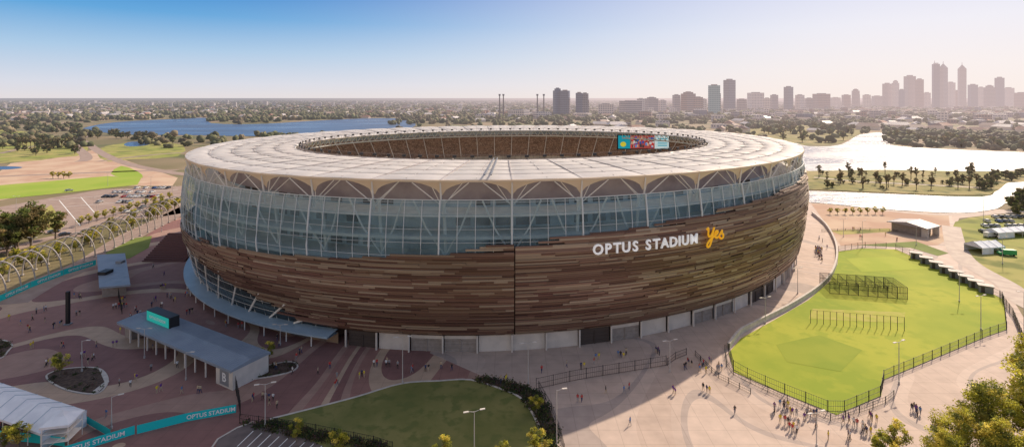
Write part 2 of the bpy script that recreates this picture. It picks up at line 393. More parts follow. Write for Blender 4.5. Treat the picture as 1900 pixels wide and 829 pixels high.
sd = Vector((math.sin(SUN_AZ)*math.cos(SUN_EL), math.cos(SUN_AZ)*math.cos(SUN_EL), math.sin(SUN_EL)))
so.rotation_euler = (-sd).to_track_quat('-Z', 'Y').to_euler(); so.location = (300, 300, 300)
cam = bpy.data.cameras.new("camera"); co = bpy.data.objects.new("camera", cam); COL.objects.link(co)
co.location = (0, 0, H); co.rotation_euler = (math.radians(90), 0, 0)
cam.sensor_width = 36; cam.lens = F/1900*36; cam.shift_y = -(414.5-181)/1900; cam.clip_start = 1; cam.clip_end = 60000
scene.camera = co
scene.view_settings.view_transform = 'Standard'; scene.view_settings.look = 'None'; scene.view_settings.exposure = 0

# ------------------------------------------------------------------ ground sheets
b = B(); b.face([(-40000,-2000,0),(40000,-2000,0),(40000,40000,0),(-40000,40000,0)])
b.obj('ground', M['ground'], label="flat olive and tan scrubland reaching the horizon", category="ground", kind="structure")
WL = P((150,240),(215,227),(330,221),(382,219),(392,229),(480,230.5),(560,226),(640,221.5),(705,219.5),(760,222),(760,240),(600,250),(480,253),(340,251),(250,250.5),(190,246))
WR1 = P((1470,266),(1500,272),(1560,269),(1596,250),(1640,247),(1648,266),(1700,274),(1900,283),(2300,294),(2300,326),(1900,317),(1800,322),(1700,316),(1600,319),(1490,317),(1440,300))
WR2 = P((1400,354),(1505,355),(1640,360),(1820,366),(1848,352),(1870,340),(1920,337),(2200,334),(2200,372),(1900,374),(1850,388),(1780,396),(1640,389),(1505,376),(1400,370))
sheet('river', WL, .3, M['waterL'], "calm blue river bending behind the stadium", "river", 3)
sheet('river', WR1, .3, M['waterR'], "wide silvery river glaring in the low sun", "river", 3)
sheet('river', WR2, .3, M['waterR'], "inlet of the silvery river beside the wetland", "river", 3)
PLZ = P((-600,660),(0,562),(150,507),(240,462),(300,415),(340,395))+[(-60,240),(0,240),(-20,125)]+P((900,700),(1000,790),(1060,1000),(-900,1000))
sheet('plaza', PLZ, .06, M['plaza'], "brick plaza with sweeping mauve and tan fields", "plaza")
CON = [(0,240),(60,300)]+P((1500,375),(1640,372),(1900,392),(1780,405),(1765,440),(1790,480),(1870,540),(1900,590),(2100,700),(2200,1000),(1060,1000),(1000,790),(900,700))+[(-20,125)]
sheet('concourse', CON, .06, M['conc'], "pale sunlit concourse paving with faint swirls", "plaza")
OV = P((1352,655),(1375,628),(1440,592),(1500,557),(1540,522),(1554,490),(1556,467),(1600,461),(1662,463),(1760,505),(1862,556),(1868,612),(1830,625),(1640,705),(1635,735),(1552,770),(1440,725),(1362,690))
sheet('practice_oval', OV, .12, M['oval'], "bright green practice oval turf", "lawn")
sheet('turf_wicket', P((1508,573),(1680,580),(1676,600),(1500,592)), .15, mat('dry_turf', (.42,.39,.08), (.35,.37,.04), .3, .9), "worn pale strip of turf along the nets", "lawn")
sheet('mown_patch', P((1440,640),(1520,622),(1600,650),(1560,690),(1460,672)), .15, mat('mown_turf', (.22,.29,.014), (.27,.32,.02), .1, .9), "slightly darker mown square of turf", "lawn")
sheet('mown_patch', P((1570,480),(1660,476),(1720,500),(1600,505)), .15, mat('mown_turf', (.30,.37,.02), (.35,.40,.03), .1, .9), "paler mown square of turf", "lawn")
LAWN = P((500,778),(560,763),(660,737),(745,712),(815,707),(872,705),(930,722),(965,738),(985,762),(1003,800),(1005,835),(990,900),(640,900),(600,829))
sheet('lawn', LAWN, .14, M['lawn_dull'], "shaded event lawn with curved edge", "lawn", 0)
wallmesh(catmull(P((500,778),(560,763),(660,737),(745,712),(815,707),(872,705),(930,722),(965,738),(985,762),(1003,800),(1005,835)), 4, False), .5, .12, .06).obj('lawn_kerb', M['kerb'], label="pale concrete kerb around the event lawn", category="kerb", kind="structure")
BED = P((872,705),(900,700),(960,712),(1000,728),(1020,760),(1035,800),(1030,850),(1005,850),(1003,800),(985,762),(965,738),(930,722))
sheet('planting_bed', BED, .15, M['mulch'], "dark mulched planting bed beside the lawn", "planting bed")
ASP = P((404,815),(440,794),(470,783),(600,812),(700,840),(700,900),(380,900))
sheet('car_park', ASP, .10, M['asphalt'], "asphalt forecourt with white bay lines", "car park")
wallmesh(P((470,783),(440,794),(404,815),(380,850)), .3, .14, .06).obj('kerb', M['kerb'], label="pale kerb of the forecourt", category="kerb", kind="structure")
lb = B()
for k in range(9):
    x0, y0 = unproject(470+k*16, 800+k*3.4); x1, y1 = unproject(440+k*16, 829+k*3.4)
    d = Vector((x1-x0, y1-y0)).normalized(); nx, ny = -d.y*.09, d.x*.09
    lb.face([(x0+nx,y0+ny,.13),(x0-nx,y0-ny,.13),(x1-nx,y1-ny,.13),(x1+nx,y1+ny,.13)])
lb.obj('bay_marking', M['paint'], label="white painted parking bay lines", category="road marking", kind="structure")
def hedge(name, poly, m=260, r=.6, label="low shrubs", zz=.2):
    xs = [p[0] for p in poly]; ys = [p[1] for p in poly]; bb = B(); k = 0; tr = 0
    while k < m and tr < m*30:
        tr += 1; x, y = random.uniform(min(xs), max(xs)), random.uniform(min(ys), max(ys))
        if not inpoly(x, y, poly): continue
        k += 1; g = random.uniform(.5, 1.2); c0 = random.choice([(.09,.12,.035),(.14,.13,.05),(.14,.10,.075),(.07,.10,.04)])
        for q in range(22):
            v = Vector((random.gauss(0,.5), random.gauss(0,.5), abs(random.gauss(.3,.35))))*r
            a = Vector((random.gauss(0,1), random.gauss(0,1), random.gauss(0,1))).normalized()*r*.26; e = a.orthogonal().normalized()*r*.18
            p = Vector((x, y, zz))+v
            bb.face([p-a, p+e, p+a, p-e], 0, tuple(c*g*random.uniform(.7,1.3) for c in c0))
    bb.obj('shrubs', M['leafhero'], label=label, category="shrubs", kind="stuff")
hedge('shrubs', BED, 200, .75, "low dark shrubs in the mulched bed")
hedge('shrubs', P((450,785),(520,785),(720,829),(700,845),(560,812),(480,796)), 180, .75, "hedge of shrubs along the forecourt")
def planter(pts, lab, n_=40):
    pts = catmull(P(*pts), 4)
    sheet('planting_bed', pts, .16, M['mulch'], lab, "planting bed")
    wallmesh(pts, .35, .16, .06, True).obj('planter_kerb', M['kerb'], label="pale kerb around a planting bed", category="kerb", kind="structure")
    hedge('s', pts, n_, .5, "small shrubs inside a kerbed bed")
planter([(86,698),(115,686),(165,682),(190,688),(200,708),(182,730),(140,728),(105,716)], "kerbed island bed with bare mulch", 26)
sheet('kerb_wedge', P((183,685),(190,687),(203,709),(180,731),(172,727),(194,710)), .24, M['kerb'], "pale concrete wedge at the end of the island", "kerb")
planter([(436,706),(462,688),(530,672),(552,678),(540,690),(490,701)], "kerbed bed beside the gate building")
planter([(-30,655),(0,632),(22,640),(15,652),(0,665)], "kerbed bed at the plaza edge")
# left precinct
sheet('bare_ground', P((-400,345),(0,318),(20,303),(110,292),(175,278),(240,300),(300,320),(330,330),(320,345),(200,345),(100,352),(0,372),(-400,400)), .05, M['sand'], "bare sandy ground beside the sports fields", "earth")
sheet('sports_field', P((-500,372),(0,344),(200,327),(262,331),(255,343),(120,358),(0,370),(-500,408)), .12, M['brightgreen'], "bright green mown sports field", "lawn")
sheet('park_lawn', P((-400,310),(0,303),(110,292),(160,285),(150,262),(60,250),(0,240),(-400,245)), .08, M['green'], "parkland grass dotted with trees", "lawn", 2)
sheet('park_lawn', P((200,300),(240,296),(330,290),(340,270),(280,262),(200,270),(180,285)), .08, M['green'], "strip of park grass by the road", "lawn", 2)
sheet('park_lawn', P((205,322),(225,308),(255,318),(265,330),(230,330)), .10, M['brightgreen'], "triangle of green grass between roads", "lawn", 2)
sheet('pond', P((230,268),(245,263),(278,264),(272,270),(240,272)), .14, M['waterL'], "small pond in the park", "pond", 3)
sheet('pond', P((-40,312),(0,309),(40,310),(32,313),(0,315)), .14, M['waterL'], "small pond beside the sports field", "pond", 3)
CP = P((-60,395),(90,368),(190,352),(345,345),(345,395),(300,402),(200,410),(150,440),(60,430),(-60,425))
sheet('car_park', CP, .10, M['road'], "pinkish asphalt visitor car park", "car park")
sheet('verge', P((60,405),(95,380),(120,420),(105,428),(60,425)), .14, M['green'], "grass verge inside the car park", "lawn")
sheet('verge', P((195,470),(250,442),(282,438),(276,460),(240,480),(215,482)), .14, M['lawn'], "green bank beside the stadium steps", "lawn")
mk = B()
for (ua,va),(ub,vb) in [((90,372),(330,352)),((120,384),(335,366)),((110,372),(150,420)),((150,366),(180,400))]:
    x0,y0 = unproject(ua,va); x1,y1 = unproject(ub,vb); d = Vector((x1-x0,y1-y0)).normalized(); nx,ny = -d.y*.2,d.x*.2
    mk.face([(x0+nx,y0+ny,.13),(x0-nx,y0-ny,.13),(x1-nx,y1-ny,.13),(x1+nx,y1+ny,.13)])
mk.obj('lane_marking', M['paint'], label="white lane lines in the car park", category="road marking", kind="structure")
def road(px, wid, m, lab, zz=.09, cat="road"):
    pts = catmull([unproject(*p) for p in px], 6, False)
    bb = B(); L, R = [], []
    for k in range(len(pts)):
        a, c = pts[max(0,k-1)], pts[min(len(pts)-1,k+1)]; d = Vector((c[0]-a[0], c[1]-a[1])).normalized()
        L.append((pts[k][0]-d.y*wid/2, pts[k][1]+d.x*wid/2, zz)); R.append((pts[k][0]+d.y*wid/2, pts[k][1]-d.x*wid/2, zz))
    bb.strip(R, L); return bb.obj('road' if cat == "road" else 'path', m, label=lab, category=cat, kind="structure")
road([(130,250),(160,265),(190,285),(240,305),(330,322),(420,330)], 9, M['road'], "two lane access road curving past the park")
road([(0,395),(80,385),(110,410),(140,430),(80,445),(0,470)], 7, M['road'], "car park access road")
road([(-100,332),(60,325),(240,318),(330,316)], 7, M['road'], "access road crossing the sandy ground", .10)
road([(0,285),(60,272),(130,262),(170,252)], 6, M['road'], "narrow park road through the grass", .12)
road([(180,300),(260,290),(330,284),(400,282)], 7, M['road'], "service road along the river park", .12)
road([(10,565),(90,520),(170,485),(240,440),(310,405),(360,380)], 11, M['road'], "path under the arbour arches", .10, "path")
road([(180,238),(140,262),(160,290),(150,300)], 10, M['road'], "road running to the river", .11)
road([(1510,372),(1640,390),(1760,398),(1900,392)], 5, M['pave'], "riverside promenade path", .10, "path")
road([(1765,420),(1775,460),(1800,490),(1870,530),(1900,560),(1980,600)], 7, M['pave'], "curving pale path by the green", .11, "path")
road([(1510,330),(1600,338),(1720,344),(1830,350)], 4, M['pave'], "path on the wetland island", .40, "path")
M['reed'] = mat('reedy_bank', (.24,.22,.06), (.38,.30,.13), .03, .95, haze=True, c3=(.16,.16,.05), s3=.09)
sheet('island', P((1380,319),(1500,318),(1640,316),(1760,318),(1900,319),(2100,323),(2000,333),(1868,340),(1835,363),(1640,358),(1500,352),(1380,348)), .36, M['reed'], "reedy wetland island between channels", "island", 2)
sheet('riverside_green', P((1772,412),(1830,400),(1900,400),(2100,420),(2200,560),(1990,590),(1900,545),(1850,515),(1790,480),(1770,445)), .09, M['green'], "yellowing riverside grass with parked vehicles", "lawn", 2)
sheet('verge', P((1540,428),(1650,424),(1655,430),(1560,436)), .12, M['green'], "thin grass verge in the sandy forecourt", "lawn")
sheet('verge', P((1590,455),(1700,448),(1760,470),(1740,475),(1690,460)), .12, M['lawn'], "thin hedge line by the oval", "lawn")
sheet('forecourt', P((1505,378),(1640,374),(1760,398),(1765,440),(1740,455),(1560,456),(1540,425)), .09, M['sand'], "sandy pink forecourt by the river", "plaza", 0)
sheet('far_bank', P((1360,238),(1440,232),(1580,225),(1640,232),(1592,250),(1560,266),(1500,269),(1430,266)), .12, M['reed'], "grassy far river bank", "lawn", 2)

# ------------------------------------------------------------------ stadium
CX, CY = 0.0, 241.0
def E(phi, s=1.0, z=0.0):
    c, q = math.cos(phi), math.sin(phi)
    return Vector((CX+s*125.86*c, CY+s*(11.92*c+117.9*q), z))
def EI(phi, z=0.0, a=87, bb=71, sh=8): 
    c, q = math.cos(phi), math.sin(phi); return Vector((-1+a*c, 228+sh*c+bb*q, z))
def ip(x, T):
    if x <= T[0][0]: return T[0][1]
    for (a, u), (c, v) in zip(T[:-1], T[1:]):
        if x <= c: return u+(v-u)*(x-a)/(c-a)
    return T[-1][1]
SZ = [(0,.97),(4.2,.976),(5,.984),(10,.995),(16,1.004),(25,1.012),(32,1.008),(38,1.0),(43,.998)]
S = lambda z: ip(z, SZ)
D = math.degrees; Rr = math.radians
ZB = [(-270,22),(-152,20.5),(-130,21.5),(-110,23.2),(-99,25),(-90,27.2),(-81,29.2),(-74,30),(-65,31.3),(-53,33),(-26,35),(90,35.5)]
ZT = [(-270,17.5),(-180,17.5),(-152,17),(-140,15.5),(-130,12.5),(-120,8.5),(-111,4.3),(90,4.3)]
zb = lambda p: ip(D(p), ZB); zt = lambda p: ip(D(p), ZT)
st = empty('stadium', (CX, CY, 0), label="oval sports stadium with bronze facade and white roof", category="stadium")
def fit(o): o.parent = st; o.location = (-CX, -CY, 0); return o
NB = 46; dphi = 2*math.pi/NB; PH0 = Rr(-270)
def phix(px, zz):   # image column on the facade -> ellipse angle
    lo, hi = Rr(-110), Rr(-25)
    for _ in range(40):
        md = (lo+hi)/2; p = E(md, S(zz))
        if p.x/p.y < (px-950)/F: lo = md
        else: hi = md
    return lo
SEAM = phix(955, 15)
bz = B(); rowh = .46
TON = [(.21,.118,.08),(.25,.15,.105),(.29,.19,.13),(.16,.083,.06),(.35,.25,.18),(.44,.33,.24),(.23,.13,.094),(.27,.16,.118),(.19,.093,.07),(.14,.073,.055)]
z = 4.3
while z < 36:
    p = PH0+random.uniform(0, .1)
    hi_ = random.choice([0,0,0,.2,.4])
    while p < PH0+2*math.pi:
        L = random.choice([3,4,6,8,10,13,18])*random.uniform(.8,1.2); q = p+L/121
        if p < SEAM < q: q = SEAM-.0012; L = (q-p)*121
        if q-p < .001: p = SEAM+.0012; continue
        pm = (p+q)/2
        edge = zb(pm)+random.uniform(-1.1,.5)
        if z+rowh*.5 < edge and z > zt(pm)-random.uniform(0,.7):
            r = random.random(); c = random.choice(TON) if r > hi_ else random.choice(TON[4:6])
            zone = .86+.16*math.sin(pm*3.1+z*.45)+.16*random.random(); c = tuple(k*zone for k in c)
            pr = random.choice([0,0,.0008,.0016,.0024]); n_ = max(1, int(L/3))
            for k in range(n_):
                a0 = p+(q-p)*k/n_; a1 = p+(q-p)*(k+1)/n_
                s0, s1 = S(z)+pr+.002, S(z+rowh)+pr+.002
                A, Bq, Cq, Dq = E(a0,s0,z+.02), E(a1,s0,z+.02), E(a1,s1,z+rowh-.02), E(a0,s1,z+rowh-.02)
                bz.face([A,Bq,Cq,Dq],0,c)
                A2, B2 = E(a0,s0-.005,z+.02), E(a1,s0-.005,z+.02); bz.face([A2,B2,Bq,A],0,c)
                C2, D2 = E(a1,s1-.005,z+rowh-.02), E(a0,s1-.005,z+rowh-.02); bz.face([Dq,Cq,C2,D2],0,c)
        p = q if abs(q-(SEAM-.0012)) > 1e-9 else SEAM+.0012
    z += rowh
fit(bz.obj('bronze_cladding', M['bronze'], label="long horizontal bronze planks in many brown tones"))
bk = B(); ph = [PH0+2*math.pi*k/368 for k in range(369)]
for k in range(368):
    a, c = ph[k], ph[k+1]; pm = (a+c)/2; z0 = zt(pm); z1 = zb(pm)-1.0; zs = [z0+(z1-z0)*i/6 for i in range(7)]
    for i in range(6):
        bk.face([E(a,S(zs[i])-.001,zs[i]),E(c,S(zs[i])-.001,zs[i]),E(c,S(zs[i+1])-.001,zs[i+1]),E(a,S(zs[i+1])-.001,zs[i+1])])
    bk.face([E(a,.965,z0),E(c,.965,z0),E(c,S(z0)+.003,z0),E(a,S(z0)+.003,z0)])
fit(bk.obj('cladding_backing', M['bronzeback']))
GT = 37.6
def glassband(name, p0, p1, zlo, zhi, m, off=-.003):
    g = B(); N = int((p1-p0)/dphi*6)
    for k in range(N):
        a = p0+(p1-p0)*k/N; c = p0+(p1-p0)*(k+1)/N; z0, z1 = zlo((a+c)/2), zhi((a+c)/2)
        for i in range(4):
            u, v = z0+(z1-z0)*i/4, z0+(z1-z0)*(i+1)/4
            g.face([E(a,S(u)+off,u),E(c,S(u)+off,u),E(c,S(v)+off,v),E(a,S(v)+off,v)])
    return fit(g.obj(name, m))
glassband('glass_band', PH0, PH0+2*math.pi, lambda p: zb(p)-1.6, lambda p: GT, M['glass'])
LG0, LG1 = Rr(-205), Rr(-112)
glassband('lower_glazing', LG0, LG1, lambda p: 3.6, lambda p: zt(p)+.6, M['glassdark'])
fr = B()
for k in range(NB*4):
    a = PH0+dphi*k/4; w_ = .09 if k % 4 else .24
    z0 = zb(a)-1.2; pts = [E(a, S(z0+(GT-z0)*i/4)-.001, z0+(GT-z0)*i/4) for i in range(5)]
    fr.path(pts, w_, 4, up=(0,.01,1))
for z in np.arange(21.5, 37.5, 3.1):
    run = []
    for k in range(NB*6+1):
        a = PH0+2*math.pi*k/(NB*6)
        if z > zb(a)-.5: run.append(E(a, S(z)-.001, z))
        else:
            if len(run) > 1: fr.path(run, .05, 4)
            run = []
    if len(run) > 1: fr.path(run, .05, 4)
fr.path([E(PH0+2*math.pi*k/276, S(GT)+.0, GT) for k in range(276)], .13, 4, closed=True)
fit(fr.obj('glazing_frame', mat('pale_glazing_frame', (.70,.73,.74), rough=.5)))
lf = B()
for k in range(44):
    a = LG0+(LG1-LG0)*k/44; z1 = zt(a)+.6
    lf.path([E(a+.0, S(3.6)-.001, 3.6), E(a+.012, S(z1)-.001, z1)], .06, 4)
    if k % 2 == 0: lf.path([E(a-.02, S(3.6)+.001, 3.6), E(a+.05, S(z1)+.001, z1)], .30, 6)
for z in np.arange(6.0, 18, 2.4):
    run = [E(LG0+(LG1-LG0)*k/90, S(z)-.001, z) for k in range(91) if z < zt(LG0+(LG1-LG0)*k/90)]
    if len(run) > 1: lf.path(run, .045, 4)
fit(lf.obj('lower_glazing_frame', M['steelw']))
lw = B(); la = [LG0+(LG1-LG0)*k/60 for k in range(61)]
lw.strip([E(a,.955,3.8) for a in la],[E(a,.955,17.5) for a in la]); fit(lw.obj('lobby_wall', mat('lobby_dark', (.09,.085,.085), (.20,.17,.15), .3, .6), label="dim lobby wall behind the lower glazing"))
fl = B(); NN = 184; aa = [2*math.pi*k/NN for k in range(NN)]
for z in (5.2, 11, 16.8, 22.5, 28.3, 33.6):
    so_ = S(z)-.026
    fl.strip([E(a,.90,z) for a in aa], [E(a,so_,z) for a in aa], closed=True)
    fl.strip([E(a,so_,z) for a in aa], [E(a,so_,z-.7) for a in aa], closed=True)
    fl.strip([E(a,so_,z-.7) for a in aa], [E(a,.90,z-.7) for a in aa], closed=True)
fit(fl.obj('concourse_floor', M['slab']))
iw = B(); iw.strip([E(a,.905,0) for a in aa], [E(a,.905,36) for a in aa], closed=True)
for k in range(NB*3):
    if random.random() < .6:
        a = PH0+dphi*(k+.2)/3; c = a+dphi*.24
        for z in (17,22.8,28.6,33.8):
            if random.random() < .7: iw.face([E(a,.9065,z+.2),E(c,.9065,z+.2),E(c,.9065,z+2.8),E(a,.9065,z+2.8)],1)
fit(iw.obj('inner_wall', [M['interior'], M['paneld']]))
da = B(); da.strip([E(a,.925,35.6) for a in aa], [E(a,.935,42.2) for a in aa], closed=True)  # dark ring added so the arched openings under the rim look shaded
fit(da.obj('arch_shade_band', mat('painted_mauve_shade', (.30,.25,.27), (.42,.36,.37), .15, .8), label="added mauve grey band painting the shade under the roof edge"))
ic = B()
for k in range(NB):
    a = PH0+dphi*k
    ic.path([E(a,.95,16), E(a,.962,28), E(a,.972,37)], .42, 6)
    for sg in (-1,1): ic.path([E(a,.962,23), E(a+sg*dphi*.25,.975,30), E(a+sg*dphi*.42,.985,37)], .24, 5)
fit(ic.obj('branching_truss', M['steelw'], label="white branching trusses standing behind the glass"))
modes = [M['panelw'], M['panelg'], M['paneld']]
cm_ = B().box((0,0,2.15),(.38,.38,4.3)).mesh('column', M['panelw'])
seqv = [0,1,2,0,1,0,2,0,1,0,2,1,0,1,0]
for k in range(int(NB*2)):
    a = PH0+dphi*k/2; d = D(a)
    if not (-112 < d < 8): continue
    A0, A1 = E(a+.002,.974,.06), E(a+dphi/2-.002,.974,.06)
    v = seqv[(k*7) % 15]
    bb = B(); T = Vector((0,0,4.3))
    if v == 0: bb.face([A0,A1,A1+T,A0+T],0)
    else:
        lp = lambda t: A0.lerp(A1,t)
        H3 = Vector((0,0,3.2))
        out = (E(a,.976,0)-E(a,.974,0))
        bb.face([A0,A1,A1+H3,A0+H3],1); bb.face([A0+H3+out,A1+H3+out,A1+T+out,A0+T+out],0 if v == 1 else 1)
        bb.box(((lp(.5)+out*.5)[0],(lp(.5)+out*.5)[1],1.6),(.2,.2,3.1),0,1)
        for zz in (.9,1.8,2.6): bb.path([A0+out*.3+Vector((0,0,zz)),A1+out*.3+Vector((0,0,zz))],.04,4,1)
    o = bb.obj('wall_panel' if v == 0 else 'roller_door', [modes[0], modes[v]]); fit(o)
    p = E(a,.981,0); t = E(a+.01,.981)-p
    o = link('column', cm_, st, (p.x-CX,p.y-CY,0), math.atan2(t.y,t.x))
cn = B(); N = 80; ca = [Rr(-210)+(Rr(-111)-Rr(-210))*k/N for k in range(N+1)]
cn.strip([E(a,1.004,3.2) for a in ca],[E(a,.972,3.7) for a in ca]); cn.strip([E(a,1.004,2.8) for a in ca],[E(a,1.004,3.2) for a in ca]); cn.strip([E(a,.972,2.8) for a in ca],[E(a,1.004,2.8) for a in ca])
fit(cn.obj('entrance_canopy', M['canopy'], label="slim curved blue grey canopy over the entrances"))
cw = B(); cw.strip([E(a,.972,.05) for a in ca],[E(a,.972,2.85) for a in ca])
fit(cw.obj('entrance_wall', mat('shopfront_dark', (.14,.12,.12), (.34,.24,.16), .25, .4)))
cp = B().box((0,0,1.4),(.25,.25,2.8)).mesh('canopy_post', M['steelw'])
for k in range(0, N+1, 3):
    p = E(ca[k],.998,0); link('canopy_post', cp, st, (p.x-CX,p.y-CY,0))
# roof
RZ = 42.3
def R_(phi, r, z): 
    a, c = E(phi,1.0), EI(phi); v = a.lerp(c, r); v.z = z; return v
rf = B(); SU, SR = 12, 40
tot = NB*SU
for i in range(tot):
    u = (i % SU)/SU; phi = PH0+2*math.pi*i/tot
    for j in range(SR+1):
        r = j/SR
        pil = abs(math.sin(math.pi*r*5))**.6
        z = RZ+.5*r + .5*math.sin(math.pi*u)**.75*(.25+.75*pil)*(1-.4*r) + (.24*abs(math.sin(2*math.pi*u)))*pil*min(1,r*8)
        rf.v.append(tuple(R_(phi, r, z)))
for i in range(tot):
    for j in range(SR):
        a = i*(SR+1)+j; c = ((i+1) % tot)*(SR+1)+j
        rf.f.append((a,c,c+1,a+1)); rf.m.append(0); rf.c.append(None)
fit(rf.obj('roof_membrane', M['fabric'], smooth=True, label="white tensioned fabric roof in pillowed bays"))
ribm = mat('roof_rib_steel', (.42,.38,.37), rough=.5)
for k in range(NB):
    a = PH0+dphi*k
    rb = B(); rb.path([R_(a,-.002,RZ-.05),R_(a,.5,RZ+.45),R_(a,1.0,RZ+.6)],.2,4)
    a2 = a+dphi/2
    rb.path([R_(a2,.02,RZ+.35),R_(a2,.2,RZ+.4),R_(a2,.5,RZ+.65),R_(a2,1.0,RZ+.68)],.09,4)
    fit(rb.obj('roof_rib', ribm))
rr = B()
for r in (.2,.4,.6,.8): rr.path([R_(PH0+2*math.pi*k/276, r, RZ+.32+.35*r) for k in range(276)],.08,4,closed=True)
fit(rr.obj('roof_cable', ribm))
rm = B(); ra = [2*math.pi*k/276 for k in range(276)]
rm.path([E(a,1.0,RZ-.1) for a in ra],.18,6,closed=True)
rm.strip([E(a,1.002,RZ-.45) for a in ra],[E(a,1.002,RZ-.05) for a in ra],closed=True)
fit(rm.obj('roof_rim', M['cream'], label="cream rim beam around the roof edge"))
sc = B()
for k in range(NB):
    for i in range(14):
        u0, u1 = i/14, (i+1)/14
        def pt(u, w0):
            q_ = 1-math.sin(math.pi*u)**.55
            return E(PH0+dphi*(k+u), .999-.012*w0*q_, RZ-.40-3.6*q_*w0)
        for j in range(2): sc.face([pt(u0,(j+1)/2),pt(u1,(j+1)/2),pt(u1,j/2),pt(u0,j/2)])
fit(sc.obj('roof_valance', M['cream'], label="scalloped cream fabric edge under the rim"))
for k in range(NB):
    a = PH0+dphi*k; bb = B()
    bb.tube(E(a,.990,34.5),E(a,.999,RZ-.6),.28,.2,8)
    for sg in (-1,1):
        bb.tube(E(a,.99,36.0),E(a+sg*dphi*.40,1.0,RZ-.6),.13,.13,6)
        bb.tube(E(a,.985,35.5),E(a+sg*dphi*.3,.95,RZ-.5),.11,.11,6)
    fit(bb.obj('roof_strut', M['steelw']))
ir = B()
ir.path([EI(a,RZ+.3) for a in ra],.35,6,closed=True)
ir.path([EI(a,RZ-2.8,a=88.5,bb=72.5) for a in ra],.32,6,closed=True)
for k in range(138):
    a = 2*math.pi*k/138; c = a+math.pi/138
    ir.tube(EI(a,RZ+.3),EI(c,RZ-2.8,a=88.5,bb=72.5),.17,.17,4,cap=False); ir.tube(EI(c,RZ-2.8,a=88.5,bb=72.5),EI(a+2*math.pi/138,RZ+.3),.17,.17,4,cap=False)
fit(ir.obj('inner_ring_truss', M['steelw'], label="white lattice ring truss around the roof opening"))
cat = B()
for k in range(276):
    a = ra[k]; p = EI(a,RZ+.6,a=84.5,bb=68.5); cat.tube(p,p+Vector((0,0,1.3)),.04,.04,4,cap=False)
    if k % 6 == 0: cat.tube(EI(a,RZ+.7),EI(a,RZ+.7,a=84,bb=68),.12,.12,4)
for hh in (.6,1.9): cat.path([EI(a,RZ+hh,a=84.5,bb=68.5) for a in ra],.06,4,closed=True)
cat.strip([EI(a,RZ+.5,a=84,bb=68) for a in ra],[EI(a,RZ+.5,a=86,bb=70) for a in ra],closed=True)
fit(cat.obj('catwalk', mat('catwalk_steel', (.22,.18,.16), rough=.6), label="dark steel catwalk ring around the roof opening"))
flm = B().box((0,0,.45),(1.2,.3,.7)).box((0,0,0),(.12,.12,.8)).mesh('floodlight', M['dark'])
for k in range(96):
    a = 2*math.pi*k/96; p = EI(a,RZ+1.1,a=85.5,bb=69.5); link('floodlight', flm, st, (p.x-CX,p.y-CY,p.z), math.atan2(*(EI(a+.01)-EI(a)).yx))
gy = B()
for dx in (-.006,.006): gy.path([R_(Rr(-92.6)+dx, r, RZ+1.3) for r in (0,.5,1)],.18,4)
fit(gy.obj('roof_gantry', M['grey']))
def bowl(phi, t, z):
    a = EI(phi,0,85,67); c = E(phi,.905); v = a.lerp(c,t); v.z = z; return v
def tier(t0,t1,z0,z1,n,nm):
    bb = B(); A = [2*math.pi*k/160 for k in range(160)]
    for i in range(n):
        u0, u1 = i/n, (i+1)/n; za, zc = z0+(z1-z0)*u0, z0+(z1-z0)*u1; ta, tcc = t0+(t1-t0)*u0, t0+(t1-t0)*u1
        bb.strip([bowl(a,ta,za) for a in A],[bowl(a,ta,zc) for a in A],closed=True)
        bb.strip([bowl(a,ta,zc) for a in A],[bowl(a,tcc,zc) for a in A],closed=True)
    fit(bb.obj(nm, M['seat'], label="curved tier of brown seating rows"))
tier(.06,.5,1,12,22,'seating_tier'); tier(.30,.62,14,23,16,'seating_tier'); tier(.42,.98,25,37,20,'seating_tier')
tf = B(); A = [2*math.pi*k/160 for k in range(160)]
for t,z0,z1 in ((.30,12,14.8),(.42,23.2,26)): tf.strip([bowl(a,t-.004,z0) for a in A],[bowl(a,t-.004,z1) for a in A],closed=True)
fit(tf.obj('tier_fascia', mat('tier_fascia_band', (.70,.60,.50), (.50,.42,.35), .2, .6)))
ai = B()
for k in range(60):
    a = 2*math.pi*k/60; ai.path([bowl(a,.44,26),bowl(a,.97,37.6)],.22,4)
fit(ai.obj('aisle', M['slab']))
bw = B(); bw.strip([bowl(a,.985,36.5) for a in A],[bowl(a,.985,39.2) for a in A],closed=True); fit(bw.obj('rear_stand_wall', M['interior']))
pf = B(); pf.face([EI(a,.5,84,66) for a in A]); fit(pf.obj('playing_field', M['lawn']))
def screen(px0, px1, Y0, zc, h, par):
    x0, x1 = (px0-950)/F*Y0, (px1-950)/F*(Y0+3); W = x1-x0
    bb = B().box((0,.6,0),(W+1,1,h+1),0,0); bb.obj('screen_frame', M['dark'], par)
    s_ = B()
    def q(u0,u1,v0,v1,c,y=.05): s_.face([(-W/2+W*u0,y,-h/2+h*v0),(-W/2+W*u1,y,-h/2+h*v0),(-W/2+W*u1,y,-h/2+h*v1),(-W/2+W*u0,y,-h/2+h*v1)],0,c)
    q(0,.24,0,1,(.01,.34,.45)); q(.24,.72,0,1,(.42,.08,.07)); q(.72,1,0,1,(.62,.80,.85))
    cy = []
    for k in range(16):
        t = 2*math.pi*k/16; cy.append((-W/2+W*.1+1.6*math.cos(t),0,-1.2+1.4*math.sin(t)))
    s_.face(cy,0,(.70,.62,.05))
    for k in range(60):
        u = random.uniform(.24,.68); v = random.uniform(.05,.75); c = random.choice([(.6,.6,.6),(.6,.05,.05),(.1,.25,.6),(.6,.35,.25),(.05,.05,.06),(.05,.1,.4)]); q(u,u+.035,v,v+.2,c,-.02-k*.004)
    for k in range(4): q(.78,.97,.2+k*.17,.28+k*.17,(.05,.40,.5),-.02)
    s_.obj('screen_face', mat('led_picture', None, attr='tint', emit=.5), par)
    return (x0+x1)/2
